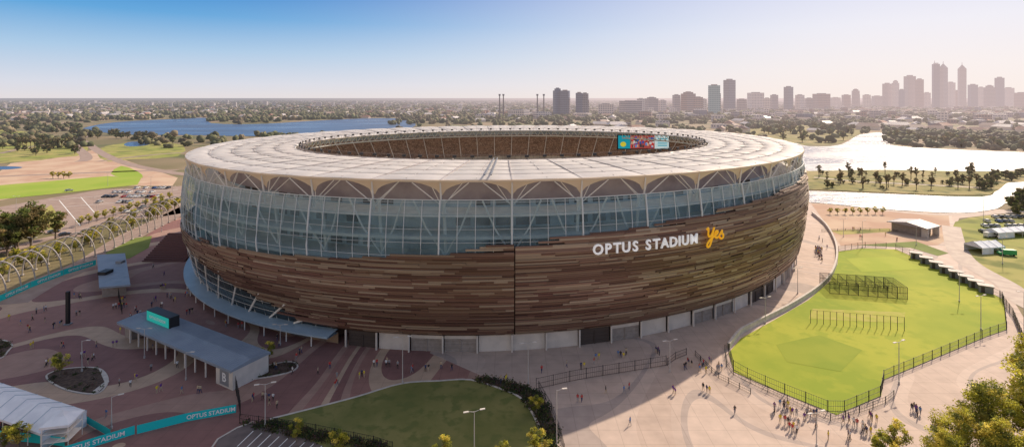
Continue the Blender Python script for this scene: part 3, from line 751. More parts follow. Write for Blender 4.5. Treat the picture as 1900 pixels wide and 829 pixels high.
ps = empty('video_screen'); ps.parent = st
xm = screen(1147,1238,285,0,7.2,ps); ps.location = (xm-CX, 285-CY, 37.3)
sg = empty('facade_lettering', label="raised white and yellow letters on the bronze facade"); sg.parent = st; sg.location = (0,0,0)
def placeletter(me, phi, z, s_off, m, name, tilt=0):
    p = E(phi, S(z)+s_off, z); t = (E(phi+.01,1)-E(phi,1)).normalized(); up = (E(phi,S(z+2),z+2)-E(phi,S(z),z)).normalized()
    nrm = t.cross(up).normalized()
    mt = Matrix(((t.x,up.x,nrm.x,p.x-CX),(t.y,up.y,nrm.y,p.y-CY),(t.z,up.z,nrm.z,p.z),(0,0,0,1)))
    o = bpy.data.objects.new(name, me); COL.objects.link(o); me.materials.clear(); me.materials.append(m); o.parent = sg; o.matrix_basis = mt
    return o
word = "OPTUS STADIUM"; wd = {'O':1.1,'P':1,'T':.92,'U':1.05,'S':.98,' ':.5,'A':1.08,'D':1.06,'I':.48,'M':1.25}
pa, pb_ = phix(1098,24.5), phix(1292,24.5); totw = sum(wd[c] for c in word); acc = 0
for ch in word:
    mid = pa+(pb_-pa)*(acc+wd[ch]/2)/totw; acc += wd[ch]
    if ch == ' ': continue
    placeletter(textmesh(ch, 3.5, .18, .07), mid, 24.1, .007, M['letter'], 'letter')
ybb = B()
Ystroke = catmull([(0,4.3),(.5,4.7),(.7,3.9),(.7,2.9),(1.2,2.2),(1.9,2.5),(2.5,3.6),(2.8,4.7),(2.5,3.1),(2.2,1.3),(1.6,-.3),(.9,-.7),(.5,-.1),(1.1,.9),(2.4,1.8),(3.6,2.4),(4.3,2.95),(4.2,3.5),(3.6,3.4),(3.3,2.4),(3.8,1.6),(4.8,1.8),(5.6,2.8),(6.1,3.4),(6.0,2.8),(6.6,2.1),(6.6,1.4),(5.9,1.1),(5.3,1.5)], 5, False)
ybb.path([(x*.95, y*.95, .25) for x, y in Ystroke], .31, 6, up=(0,0,1), flat=.6)
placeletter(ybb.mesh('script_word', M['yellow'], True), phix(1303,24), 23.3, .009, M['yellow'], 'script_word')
sb = B()
for k in range(14):
    x, y = unproject(275,485); sb.box((x+6, y+k*1.1, .2+k*.25),(16,1.2,.5+k*.5))
sb.obj('entrance_steps', mat('dark_red_steps', (.16,.075,.07), rough=.8), label="wide dark red stair rising beside the stadium", category="stairs")
wallmesh(catmull(P((1507,398),(1532,420),(1549,450),(1553,478),(1545,508),(1522,535),(1470,570),(1400,606),(1372,622),(1352,648)),5,False),.6,1.5,.05).obj('retaining_wall', M['kerb'], label="curved pale retaining wall around the concourse", category="wall")

# ------------------------------------------------------------------ fences
def fence(px, h, lab, sp=4.0, m=None, picket=.45, zz=.06, closed=False):
    m = m or M['black']; pts = [unproject(*p) for p in px]; pts = resample(pts, sp)
    x0, y0 = pts[0]; e = empty('fence', (x0,y0,zz), label=lab, category="fence")
    L = [(x-x0,y-y0) for x,y in pts]; pn = B()
    for hz in (.12, h*.5, h-.05): pn.path([(x,y,hz) for x,y in L], .035, 4)
    for x, y in resample(L, picket): pn.tube((x,y,.05),(x,y,h),.022,.022,3,cap=False)
    pn.obj('fence_panel', m, e)
    pm = B().box((0,0,h/2+.05),(.11,.11,h+.1)).mesh('post', m)
    for x, y in L[:100]: link('post', pm, e, (x,y,0))
fence([(1352,655),(1362,690),(1440,725),(1552,770),(1635,735),(1640,705),(1830,625),(1868,612)], 2.2, "black picket fence around the practice oval")
fence([(1662,463),(1760,505),(1862,556),(1868,612)], 2.2, "black picket fence along the oval path")
fence([(1345,650),(1350,690),(1440,735),(1545,782),(1640,750),(1660,735)], 1.3, "second dark fence lining the queue path", picket=.8)
fence([(995,722),(1070,705),(1150,692),(1238,678)], 2.3, "dark security fence across the concourse")
fence([(1238,678),(1262,660),(1300,655)], 1.6, "short dark barrier at the gate")
fence([(432,702),(445,760),(447,790)], 3.0, "dark fence line from the gate building")
fence([(445,785),(560,800),(700,829),(760,850)], 1.8, "low dark fence beside the lawn")
fence([(1000,725),(1025,770),(1045,829),(1050,870)], 2.0, "dark fence beside the lawn bed")
fence([(1556,467),(1600,459),(1662,461)], 2.2, "pale fence at the top of the oval")
fence([(218,545),(228,590)], 2.6, "dark fence between kiosk and gate")
fence([(1525,430),(1600,427),(1690,432)], 1.1, "low rail across the sandy forecourt")
fence([(1855,555),(1880,590),(1900,640)], 2.6, "dark fence by the path")
fence([(1290,660),(1330,700),(1400,735)], 1.2, "crowd barrier on the pale concourse", sp=2.5)
def nets(x0, y0, x1, y1, depth, h, bays, lab, roof=True):
    a, c = Vector((*unproject(x0,y0),.12)), Vector((*unproject(x1,y1),.12)); t = (c-a).normalized(); nn = Vector((-t.y,t.x,0)); L = (c-a).length
    e = empty('cricket_nets', a, label=lab, category="sports nets"); fb, nb = B(), B()
    for k in range(bays+1):
        p = t*(L*k/bays)
        for q in (0,1) if depth else (0,): fb.tube(p+nn*depth*q, p+nn*depth*q+Vector((0,0,h)), .07,.07,6)
        if depth:
            fb.tube(p+Vector((0,0,h)), p+nn*depth+Vector((0,0,h)), .06,.06,4)
            for j in range(int(depth/.4)): nb.tube(p+nn*j*.4, p+nn*j*.4+Vector((0,0,h)), .03,.03,3,cap=False)
    for q in (0,1) if depth else (0,):
        for hz in ((h,h*.5,.1) if roof else (h,)): fb.tube(nn*depth*q+Vector((0,0,hz)), t*L+nn*depth*q+Vector((0,0,hz)), .05 if roof else .025,None,4)
        if roof:
            for j in range(int(L/.3)): p = t*j*.3+nn*depth*q; nb.tube(p,p+Vector((0,0,h)),.035,.035,3,cap=False)
    if roof:
        for j in range(int(L/.5)): p = t*j*.5+Vector((0,0,h)); nb.tube(p,p+nn*depth,.03,.03,3,cap=False)
    fb.obj('net_frame', M['black'], e); 
    if nb.v: nb.obj('netting', M['net'], e)
nets(1540,545,1684,556,9,3.6,8,"black netted batting cage on the grass")
nets(1504,600,1678,614,0,3.6,14,"thin row of black net posts on grass",False)

# ------------------------------------------------------------------ buildings near
def localbox(e, name, c, d, m, label=None): return B().box(c,d).obj(name, m, e, **({'label':label} if label else {}))
def rot_of(a, c): return math.atan2(c[1]-a[1], c[0]-a[0])
ga, gc = Vector((-99,136,0)), Vector((-57,112.5,0)); gl = (gc-ga).length; gm = (ga+gc)/2
e = empty('gate_building', (gm.x,gm.y,.06), rot_of(ga,gc), label="long low gate building with blue grey roof", category="gate building")
b = B(); r0, r1 = 4.9, 4.4; W2 = 4.6
b.face([(-gl/2,-W2,r1),(gl/2,-W2,r1),(gl/2,0,r0),(-gl/2,0,r0)]); b.face([(-gl/2,0,r0),(gl/2,0,r0),(gl/2,W2,r1),(-gl/2,W2,r1)])
for sgn in (-1,1): b.box((0,sgn*W2,r1-.25),(gl+.1,.15,.55))
for k in range(60): x = -gl/2+gl*k/59; b.tube((x,-W2,r1+.03),(x,0,r0+.03),.05,.05,3,cap=False); b.tube((x,0,r0+.03),(x,W2,r1+.03),.05,.05,3,cap=False)
b.face([(gl/2,-W2,r1-.4),(gl/2,W2,r1-.4),(gl/2,W2,r1),(gl/2,0,r0),(gl/2,-W2,r1)]); b.face([(-gl/2,-W2,r1-.35),(-gl/2,W2,r1-.35),(gl/2,W2,r1-.35),(gl/2,-W2,r1-.35)])
b.obj('roof', M['bluemetal'], e)
localbox(e,'wall',(gl/2-3,0,2),(6,8.4,4),M['panelw']); localbox(e,'wall',(-gl/2+2,0,2),(3.4,6,4),M['panelg'])
localbox(e,'turnstile_wall',(-3,1.5,1.3),(gl-14,.6,2.6),M['paneld'])
pm = B().box((0,0,2),(.25,.25,4)).mesh('post', M['steelw'])
for k in range(9):
    link('post', pm, e, (-gl/2+5+k*4.1,-3.9,0)); link('post', pm, e, (-gl/2+5+k*4.1,3.9,0))
tm = textmesh('B',2.6,.02,.04); tm.materials.append(M['white'])
o = link('letter', tm, e, (gl/2-3.0,-4.26,1.2)); o.rotation_euler = (math.radians(90),0,0)
localbox(e,'letter_board',(gl/2-3,-4.215,2.0),(3.2,.03,3.2),M['grey'])
d = empty('display_box', (-gl/2+11.5,.5,6.1)); d.parent = e
localbox(d,'housing',(0,0,0),(10.6,2.4,2.7),M['dark']); localbox(d,'screen_panel',(0,-1.26,0),(10.2,.08,2.4),M['screen'])
tm = textmesh('OPTUS STADIUM',1.0,.01,.015); tm.materials.append(M['white']); o = link('screen_text', tm, d, (0,-1.33,-.35)); o.rotation_euler = (math.radians(90),0,0)
ka = unproject(184,533,4.5); kb = unproject(242,528,4.5); kc = unproject(232,470,4.5); kd = unproject(180,473,4.5)
x0, y0 = ka; e = empty('kiosk', (x0,y0,.06), label="open kiosk with blue metal roof and air unit", category="kiosk")
lc = [(p[0]-x0,p[1]-y0) for p in (ka,kb,kc,kd)]
b = B(); b.face([(x,y,4.5) for x,y in lc]); 
for i in range(4): p, q = lc[i], lc[(i+1) % 4]; b.face([(*p,4.0),(*q,4.0),(*q,4.5),(*p,4.5)])
b.face([(x,y,4.0) for x,y in lc][::-1])
for k in range(24):
    t = k/23; p = Vector(lc[0]).lerp(Vector(lc[3]),t); q = Vector(lc[1]).lerp(Vector(lc[2]),t); b.tube((*p,4.52),(*q,4.52),.05,.05,3,cap=False)
b.obj('roof', M['bluemetal'], e)
ins = [tuple(Vector(lc[i]).lerp(Vector((sum(p[0] for p in lc)/4,sum(p[1] for p in lc)/4)),.22)) for i in range(4)]
b = B()
for i in range(4): p, q = ins[i], ins[(i+1) % 4]; b.face([(*p,0),(*q,0),(*q,4.0),(*p,4.0)])
b.obj('wall', M['panelg'], e)
cx_ = sum(p[0] for p in lc)/4; cy_ = sum(p[1] for p in lc)/4
localbox(e,'air_unit',(cx_+1.5,cy_-5,5.0),(2.6,3.4,1.0),M['dark'])
localbox(e,'air_unit',(cx_-2,cy_+6,4.9),(2,2,.8),M['grey'])
x, y = unproject(1695,432); e = empty('boat_shed',(x,y,.06),.5,label="open sided pavilion with grey gable roof",category="pavilion")
b = B(); b.face([(-6,-8,4.2),(6,-8,4.2),(6,0,5.6),(-6,0,5.6)]); b.face([(-6,0,5.6),(6,0,5.6),(6,8,4.2),(-6,8,4.2)]); b.face([(-6,-8,4.0),(-6,8,4.0),(-6,8,4.2),(-6,0,5.6),(-6,-8,4.2)]); b.face([(6,-8,4.0),(6,8,4.0),(6,8,4.2),(6,0,5.6),(6,-8,4.2)])
b.box((0,-8,4.1),(12.2,.15,.5)); b.box((0,8,4.1),(12.2,.15,.5)); b.obj('roof', mat('grey_sheet_roof',(.36,.34,.36),rough=.5), e)
localbox(e,'wall',(0,1,1.9),(9.5,11.5,3.8),M['panelg']); localbox(e,'wall',(-5,-6.5,1.9),(.5,2.5,3.8),M['panelw']); localbox(e,'wall',(5,-6.5,1.9),(.5,2.5,3.8),M['panelw'])
for k in range(8):
    u, v = 1698+k*18.4, 475+k*8.9; x, y = unproject(u+2, v+5)
    e = empty('service_cabin',(x,y,.1),-.6,label="small grey service cabin with flat overhanging roof",category="cabin",group="cabins along the oval path")
    localbox(e,'wall',(0,0,1.1),(3.4,2.6,2.2),M['grey']); localbox(e,'roof',(0,0,2.3),(4.0,3.1,.2),M['panelg']); localbox(e,'door',(-.8,-1.33,1.0),(.9,.06,1.9),M['paneld'])
def marquee(a, c, wid, h0, h1, lab, bays):
    a, c = Vector((*a,0)), Vector((*c,0)); L = (c-a).length; m_ = (a+c)/2
    e = empty('marquee',(m_.x,m_.y,.06),rot_of(a,c),label=lab,category="tent"); W = wid/2
    b = B()
    for k in range(bays):
        x0 = -L/2+L*k/bays; x1 = x0+L/bays; xm_ = (x0+x1)/2
        for sgn in (-1,1):
            b.face([(x0,sgn*W,h0),(xm_,sgn*W,h0),(xm_,0,h1-.18),(x0,0,h1)]); b.face([(xm_,sgn*W,h0),(x1,sgn*W,h0),(x1,0,h1),(xm_,0,h1-.18)])
            b.face([(x0,sgn*W,h0-.4),(x1,sgn*W,h0-.4),(x1,sgn*W,h0),(x0,sgn*W,h0)])
    for x in (-L/2,L/2): b.face([(x,-W,h0-.3),(x,W,h0-.3),(x,W,h0),(x,0,h1),(x,-W,h0)])
    b.obj('tent_roof', M['tent'], e)
    B().face([(-L/2,W-.05,0),(L/2,W-.05,0),(L/2,W-.05,h0-.3),(-L/2,W-.05,h0-.3)]).obj('tent_wall', M['tent'], e)
    B().face([(-L/2,-W+.05,0),(-L/2+L*.5,-W+.05,0),(-L/2+L*.5,-W+.05,h0-.3),(-L/2,-W+.05,h0-.3)]).obj('tent_wall', M['tent'], e)
    B().face([(L/2-.05,-W,0),(L/2-.05,W,0),(L/2-.05,W,h0-.3),(L/2-.05,-W,h0-.3)]).obj('tent_wall', M['tent'], e)
    pm = B().box((0,0,h0/2),(.12,.12,h0)).mesh('tent_pole', M['steelw'])
    rbm = B()
    for sgn in (-1,1): rbm.tube((0,sgn*W,h0+.04),(0,0,h1+.04),.06,.06,4)
    rbm = rbm.mesh('roof_purlin', TENTF)
    for k in range(bays+1):
        x = -L/2+L*k/bays; link('tent_pole', pm, e, (x,-W,0)); link('roof_purlin', rbm, e, (x,0,0))
TENTF = mat('tent_frame_blue',(.35,.45,.55),rough=.5)
marquee(unproject(-130,722), unproject(120,812), 7.2, 2.9, 4.7, "long white marquee with ridged roof on the plaza", 12)
x, y = unproject(116,822); e = empty('pagoda_tent',(x,y,.06),.2,label="small white pagoda tent over a scaffold booth",category="tent")
b = B()
for sx in (-1,1):
    for sy in (-1,1): b.tube((sx*2,sy*2,0),(sx*2,sy*2,4.4),.07,.07,6)
for z in (1.4,2.9,4.3):
    for s_ in (-1,1): b.tube((-2,s_*2,z),(2,s_*2,z),.05,.05,4); b.tube((s_*2,-2,z),(s_*2,2,z),.05,.05,4)
b.tube((-2,-2,0),(2,-2,2.9),.05,.05,4); b.box((0,0,1.4),(3.9,3.9,.1)); b.box((0,0,2.9),(3.9,3.9,.1)); b.obj('scaffold_frame', M['steelw'], e)
b = B()
for i in range(4):
    c4 = [(-2.3,-2.3),(2.3,-2.3),(2.3,2.3),(-2.3,2.3)]; p, q = c4[i], c4[(i+1) % 4]
    b.face([(*p,4.4),(*q,4.4),(q[0]*.3,q[1]*.3,5.2),(p[0]*.3,p[1]*.3,5.2)]); b.face([(p[0]*.3,p[1]*.3,5.2),(q[0]*.3,q[1]*.3,5.2),(0,0,6)]); b.face([(*p,4.0),(*q,4.0),(*q,4.4),(*p,4.4)])
b.obj('tent_roof', M['tent'], e)
def banner(px, h, lab, txt=True, size=1.15, z0=.15):
    pts = [unproject(*p) for p in px]; x0, y0 = pts[0]; e = empty('banner_fence',(x0,y0,0),label=lab,category="banner")
    b = B(); L = [(x-x0,y-y0) for x,y in pts]
    for p, q in zip(L[:-1],L[1:]): b.face([(*p,z0),(*q,z0),(*q,z0+h),(*p,z0+h)])
    b.obj('banner_cloth', M['teal'], e)
    pm = B().tube((0,0,0),(0,0,h+.3),.05,.05,6).mesh('post', M['grey'])
    for x, y in resample(L,3): link('post', pm, e, (x,y+.08,0))
    if txt:
        for p, q in zip(L[:-1],L[1:]):
            d = Vector((q[0]-p[0],q[1]-p[1])); Ls = d.length; unit = size*8.9
            kk = max(1,int(round(Ls/unit))); 
            if Ls < unit*.8: continue
            for k in range(kk):
                tm = textmesh('OPTUS STADIUM',size,.005,.02); tm.materials.append(M['white'])
                c = Vector(p)+d*((k+.5)/kk); nn = Vector((d.y,-d.x)).normalized()*.06
                o = link('banner_text', tm, e, (c.x+nn.x,c.y+nn.y,z0+h/2-size*.35)); o.rotation_euler = (math.radians(90),0,math.atan2(d.y,d.x))
banner([(100,852),(250,806)],1.6,"teal fence banner with white stadium lettering",True,1.1)
banner([(254,806),(345,783),(438,766)],1.6,"teal fence banner with white stadium lettering by the gate",True,1.1)
banner([(-60,585),(0,560),(60,533),(120,510),(178,492)],1.9,"long teal fence banner beneath the arches",True,1.1)
banner([(-40,812),(60,822),(120,829)],1.6,"teal banner below the marquee",False)
banner([(150,780),(205,812)],1.4,"short teal banner beside the tent",False)
am = B(); R_a, HH = 5.6, 9.8
arc = [( -R_a*math.cos(t), 0, HH*math.sin(t)**.85) for t in [math.pi*k/20 for k in range(21)]]
am.path(arc, .22, 8, up=(0,1,0)); am.box((-R_a,0,.2),(.9,.9,.4)); am.box((R_a,0,.2),(.9,.9,.4))
for sx in (-.6,.6):
    for q in (4,7,10,13,16): am.tube((arc[q][0],0,arc[q][2]),(arc[q][0],3.6*sx,arc[q][2]),.05,.05,4,cap=False)
am = am.mesh('arbour_arch', mat('arch_steel',(.44,.40,.37),rough=.5), True)
for k in range(20):
    t = k/19; x = -162-15*t; y = 158+112*t**1.02
    link('arbour_arch', am, None, (x,y,.1), .25+.25*t, label="curved grey steel arbour arch over a path", category="arch", group="arches along the footpath")
x, y = unproject(126,602); e = empty('sign_pylon',(x,y,.06),label="tall slim black information pylon",category="pylon"); localbox(e,'shaft',(0,0,4.5),(.8,.7,9),M['black']); localbox(e,'base',(0,0,.15),(1.6,1.4,.3),M['grey'])
def lampmeshes(h, arm, double):
    p = B().tube((0,0,0),(0,0,h),.11,.06,8).tube((0,0,0),(0,0,.5),.2,.2,8).mesh('pole', M['lampsteel'])
    a = B(); a.tube((0,0,h-.1),(arm,0,h+.15),.05,.04,6)
    if double: a.tube((0,0,h-.1),(-arm,0,h+.15),.05,.04,6)
    hd = B().box((0,0,0),(.9,.34,.12))
    return p, a.mesh('arm', M['lampsteel']), hd.mesh('lamp_head', M['panelw'])
LT = {}
def lamp(u, v, vtop, double=False, rot=0):
    x, y = unproject(u, v); h = max(4, round((v-vtop)*y/F)); key = (h,double)
    if key not in LT: LT[key] = lampmeshes(h,1.0,double)
    e = empty('street_lamp',(x,y,.1),rot,label="slim pale street lamp with flat head on paving",category="street lamp",group="lamps around the precinct")
    p, a, hd = LT[key]; link('pole', p, e); link('arm', a, e); link('lamp_head', hd, e, (1.45,0,h+.15))
    if double: link('lamp_head', hd, e, (-1.45,0,h+.15))
for a in [(152,690,630,0,0),(207,796,732,0,.4),(492,792,710,1,.3),(747,712,625,1,.2),(980,715,640,1,.2),(1033,829,728,0,.2),(880,850,765,1,.3),(520,640,600,1,0),(345,705,655,0,0),(268,665,612,1,0),(1243,690,630,1,.3),(1668,712,632,1,.4),(1820,612,548,1,.3),(1480,545,500,1,.3),(1420,600,550,1,.3),(1515,829,770,1,.3),(1600,460,410,0,.3),(1700,455,410,0,.3),(1825,415,365,1,0),(1780,560,505,1,0),(1565,440,405,1,0),(1900,620,540,1,0),(60,480,440,1,0),(140,440,405,0,0),(215,425,385,1,0),(265,400,365,0,0),(180,400,368,1,0),(80,415,380,0,0),(300,430,395,1,0),(30,400,365,1,0),(230,380,350,1,0),(320,370,345,1,0),(280,350,328,1,0),(200,345,322,1,0),(1860,490,440,1,0)]:
    lamp(*a[:3], bool(a[3]), a[4])

# ------------------------------------------------------------------ vehicles
def carmesh():
    pr = [(-2.2,.35),(-2.25,.75),(-2.1,.95),(-1.2,1.02),(1.0,1.0),(1.9,.9),(2.2,.7),(2.2,.35)]
    b = B(); Wd = .88
    Lf = [(x,-Wd,z) for x,z in pr]; Rt = [(x,Wd,z) for x,z in pr]; b.strip(Lf,Rt,closed=True); b.face(Lf); b.face(Rt[::-1])
    b.face([(-1.35,-.62,1.46),(.35,-.62,1.46),(.35,.62,1.46),(-1.35,.62,1.46)])
    body = b
    g = B(); lo = [(-1.95,-.82,.98),(1.05,-.82,.98),(1.05,.82,.98),(-1.95,.82,.98)]; hi = [(-1.4,-.64,1.45),(.4,-.64,1.45),(.4,.64,1.45),(-1.4,.64,1.45)]
    for i in range(4): g.face([lo[i],lo[(i+1)%4],hi[(i+1)%4],hi[i]])
    wl = B().tube((0,-.11,0),(0,.11,0),.33,.33,12).mesh('wheel', M['tyre'])
    return body, g.mesh('window', M['carglass']), wl
cb_, cg, cwl = carmesh(); bodies = [cb_.mesh('car_body', M['car%d' % i]) for i in range(7)]
CN = ['white','silver','black','red','blue','cream','charcoal']
def car(x, y, rot, ci, grp):
    e = empty('parked_car',(x,y,.13),rot,label="%s hatchback parked on the asphalt" % CN[ci],category="car",group=grp)
    link('car_body', bodies[ci], e); link('window', cg, e)
    for sx in (-1.35,1.35):
        for sy in (-.8,.8): link('wheel', cwl, e, (sx,sy,.33))
for r, (v0, ua, ub) in enumerate([(358,205,300),(366,195,310),(376,185,305),(386,215,310),(394,225,300),(350,230,330)]):
    xa, ya = unproject(ua, v0); xb, yb = unproject(ub, v0); nn = int((xb-xa)/3.0)
    for k in range(nn):
        if random.random() < .62: car(xa+k*3.0, ya, math.pi/2*random.choice([1,-1])+.05, random.choice([0,0,0,1,1,2,3,4,5,6]), "cars in the visitor car park")
for r, v0 in enumerate([404,412,421,431]):
    for k in range(9):
        if random.random() < .8:
            x, y = unproject(1835+k*11-r*4, v0); car(x, y, 1.2, random.choice([0,0,1,2,4,5,6]), "cars on the riverside grass")
for u, v in [(15,462),(100,432),(120,437),(60,398),(128,355)]: x, y = unproject(u,v); car(x,y,random.uniform(0,3),random.choice([0,1,2,6]),"cars on the access roads")
def van(x, y, rot, m, lab):
    e = empty('delivery_van',(x,y,.13),rot,label=lab,category="van")
    b = B(); pr = [(-2.8,.4),(-2.8,2.3),(1.4,2.3),(2.1,1.4),(2.8,1.15),(2.8,.4)]; Lf = [(a,-1,z) for a,z in pr]; Rt = [(a,1,z) for a,z in pr]; b.strip(Lf,Rt,closed=True); b.face(Lf); b.face(Rt[::-1]); b.obj('van_body', m, e)
    B().face([(1.42,-.9,2.25),(1.42,.9,2.25),(2.12,.9,1.45),(2.12,-.9,1.45)]).obj('windscreen', M['carglass'], e)
    B().face([(.4,-1.02,1.4),(1.7,-1.02,1.4),(1.3,-1.02,2.1),(.4,-1.02,2.1)]).obj('window', M['carglass'], e)
    for sx in (-1.8,1.8):
        for sy in (-.9,.9): link('wheel', cwl, e, (sx,sy,.36), 0, (1.1,1,1.1))
x, y = unproject(1868,474); van(x,y,2.9,mat('van_green',(.05,.35,.12),rough=.4),"green and white van parked on grass")
x, y = unproject(1838,440); van(x,y,.2,M['car0'],"white van parked on grass")
x, y = unproject(1833,468); marquee((x-6,y),(x+5,y+2),7,2.6,4.4,"small white event tent on riverside grass",3)
x, y = unproject(1880,440); marquee((x-10,y),(x+8,y+4),6,2.6,4.0,"pale open tent beside parked cars",4)

# ------------------------------------------------------------------ people
def person_mesh(pose, shirt, pants, skin=SKIN):
    st_, sw = pose
    V = [(0,0,.95),(0,0,1.15),(0,0,1.38),(0,0,1.5),(0,.02,1.60),(0,.03,1.70),
         (-.18,0,1.40),(-.24,-sw*.2,1.14),(-.25,sw*.35+.05,.90),(-.25,sw*.4+.08,.82),
         (.18,0,1.40),(.24,sw*.2,1.14),(.25,-sw*.2+.08,.90),(.25,-sw*.2+.1,.82),
         (-.10,0,.88),(-.11,st_*.5+.02,.48),(-.11,st_,.08),(-.11,st_+.16,.04),
         (.10,0,.88),(.11,-st_*.3+.03,.48),(.11,-st_,.08),(.11,-st_+.16,.04)]
    Ed = [(0,1),(1,2),(2,3),(3,4),(4,5),(2,6),(6,7),(7,8),(8,9),(2,10),(10,11),(11,12),(12,13),(0,14),(14,15),(15,16),(16,17),(0,18),(18,19),(19,20),(20,21)]
    Rd = [.14,.13,.15,.06,.095,.085,.065,.05,.04,.045,.065,.05,.04,.045,.095,.065,.045,.04,.095,.065,.045,.04]
    me = bpy.data.meshes.new('p'); me.from_pydata(V,Ed,[]); o = bpy.data.objects.new('p', me); COL.objects.link(o)
    sm = o.modifiers.new('s','SKIN'); 
    if not me.skin_vertices: 
        bm = bmesh.new(); bm.from_mesh(me); bm.verts.layers.skin.verify(); bm.to_mesh(me); bm.free()
    for i, r in enumerate(Rd): me.skin_vertices[0].data[i].radius = (r, r*(.75 if i < 3 else 1))
    me.skin_vertices[0].data[0].use_root = True
    ss = o.modifiers.new('ss','SUBSURF'); ss.levels = 1; ss.render_levels = 1
    dg = bpy.context.evaluated_depsgraph_get(); dg.update(); r = bpy.data.meshes.new_from_object(o.evaluated_get(dg)); bpy.data.objects.remove(o)
    r.materials.clear()
    for m in (shirt, pants, skin, HAIR): r.materials.append(m)
    for p in r.polygons:
        c = p.center; p.use_smooth = True
        if c.z > 1.53: p.material_index = 3 if (c.z > 1.70 or c.y < -.01) else 2
        elif c.z < .93 and abs(c.x) < .2: p.material_index = 1
        elif abs(c.x) > .21 and c.z < 1.12: p.material_index = 2
        elif c.z > 1.46: p.material_index = 2
        else: p.material_index = 0
    return r
PN = ['white','navy','black','blue','grey','red','purple','yellow','beige']; PM = []
for k in range(18):
    si = k % 9; pi_ = random.choice([1,2,4,8]); pose = [(.22,.3),(0.02,.05),(-.2,-.3)][k % 3]
    PM.append((person_mesh(pose, CLOTH[si], CLOTH[pi_]), PN[si], ['striding','standing','walking'][k % 3], PN[pi_]))
def add_people(poly, n, spread=None, grp="visitors walking on the plaza"):
    poly = P(*poly); xs = [p[0] for p in poly]; ys = [p[1] for p in poly]; c = tr = 0
    while c < n and tr < n*60:
        tr += 1; x, y = random.uniform(min(xs),max(xs)), random.uniform(min(ys),max(ys))
        if not inpoly(x,y,poly) or inpoly(x,y,LAWN) or ((x-CX)/128)**2+((y-CY)/121)**2 < .985: continue
        g = random.choice([1,1,2,2,3])
        rot = random.uniform(0,6.28)
        for q in range(g):
            if c >= n: break
            me, sh, ps_, pa_ = random.choice(PM); s_ = random.uniform(.98,1.12)
            link('person', me, None, (x+q*.7*math.cos(rot)+random.uniform(-.15,.15),y+q*.7*math.sin(rot),.08), rot+random.uniform(-.3,.3), s_, label="person %s in %s top and %s trousers" % (ps_,sh,pa_), category="person", group=grp); c += 1
add_people([(0,580),(150,530),(330,560),(540,640),(640,660),(640,720),(480,700),(440,640),(250,600),(40,620)], 70)
add_people([(20,610),(220,600),(400,700),(420,740),(300,760),(200,800),(60,690)], 34)
add_people([(270,500),(330,490),(360,560),(330,570),(290,540)], 14)
add_people([(640,670),(900,690),(1230,640),(1240,660),(900,720),(640,705)], 34)
add_people([(1400,735),(1545,790),(1680,745),(1730,760),(1690,790),(1540,829),(1440,800)], 50, grp="visitors queueing outside the fence")
add_people([(1250,680),(1330,650),(1345,690),(1300,700)], 16)
add_people([(1420,560),(1480,500),(1520,460),(1530,500),(1500,530),(1440,570)], 30)
add_people([(1060,740),(1300,700),(1420,760),(1200,829),(1060,829)], 12)
add_people([(450,745),(560,735),(700,715),(640,730),(520,760)], 8)
add_people([(1560,420),(1700,440),(1740,450),(1600,448)], 10)
add_people([(0,770),(120,790),(150,829),(0,829)], 12)
add_people([(1500,470),(1508,430),(1530,440),(1540,470)], 10)

# ------------------------------------------------------------------ trees
def leafmesh(seed, h, cr, trunk_h, nclump, nleaf, ls, cols, flat=.7, m=None):
    rg = np.random.RandomState(seed); cl = []
    cz = (h+trunk_h)/2; rz = (h-trunk_h)/2
    while len(cl) < nclump:
        p = rg.uniform(-1,1,3)
        if np.linalg.norm(p) < 1: 
            k = 1-.25*max(0,p[2]); cl.append((p[0]*cr*k*.85,p[1]*cr*k*.85,cz+p[2]*rz*.85,rg.uniform(.16,.34)*cr))
    V = []; Cc = []
    for (x,y,z,r) in cl:
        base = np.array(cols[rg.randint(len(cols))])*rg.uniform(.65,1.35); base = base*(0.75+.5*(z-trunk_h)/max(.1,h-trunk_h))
        d = rg.normal(size=(nleaf,3)); d /= np.linalg.norm(d,axis=1)[:,None]; rad = r*rg.uniform(.35,1.1,(nleaf,1)); c = d*rad*np.array([1,1,flat])+np.array([x,y,z])
        a = rg.normal(size=(nleaf,3)); a /= np.linalg.norm(a,axis=1)[:,None]; bv = np.cross(a, rg.normal(size=(nleaf,3))); bv /= np.linalg.norm(bv,axis=1)[:,None]
        s = ls*rg.uniform(.6,1.3,(nleaf,1)); V.append(np.stack([c-a*s, c+bv*s*.55, c+a*s, c-bv*s*.55],1)); Cc.append(base[None,:]*rg.uniform(.75,1.3,(nleaf,1)))
    V = np.concatenate(V).reshape(-1,3); Cc = np.concatenate(Cc); nf = len(Cc)
    me = bpy.data.meshes.new('crown'); me.vertices.add(len(V)); me.vertices.foreach_set('co', V.ravel()); me.loops.add(nf*4); me.loops.foreach_set('vertex_index', np.arange(nf*4)); me.polygons.add(nf); me.polygons.foreach_set('loop_start', np.arange(nf)*4); me.polygons.foreach_set('loop_total', np.full(nf,4)); me.update(calc_edges=True)
    at = me.color_attributes.new('tint','FLOAT_COLOR','CORNER'); cc = np.ones((nf*4,4)); cc[:,:3] = np.repeat(Cc,4,0); at.data.foreach_set('color', cc.ravel()); me.materials.append(m or M['leaf'])
    tb = B(); tb.tube((0,0,0),(0,0,trunk_h*1.1),h*.025+.05,h*.018+.03,7); tb.tube((0,0,trunk_h*1.1),(cr*.1,0,h*.75),h*.018+.03,.04,6)
    for k in range(0,nclump,max(1,nclump//9)):
        x,y,z,r = cl[k]; tb.tube((0,0,trunk_h*rg.uniform(.7,1.15)),(x,y,z),h*.010+.03,.03,5)
    return tb.mesh('trunk', M['trunk']), me
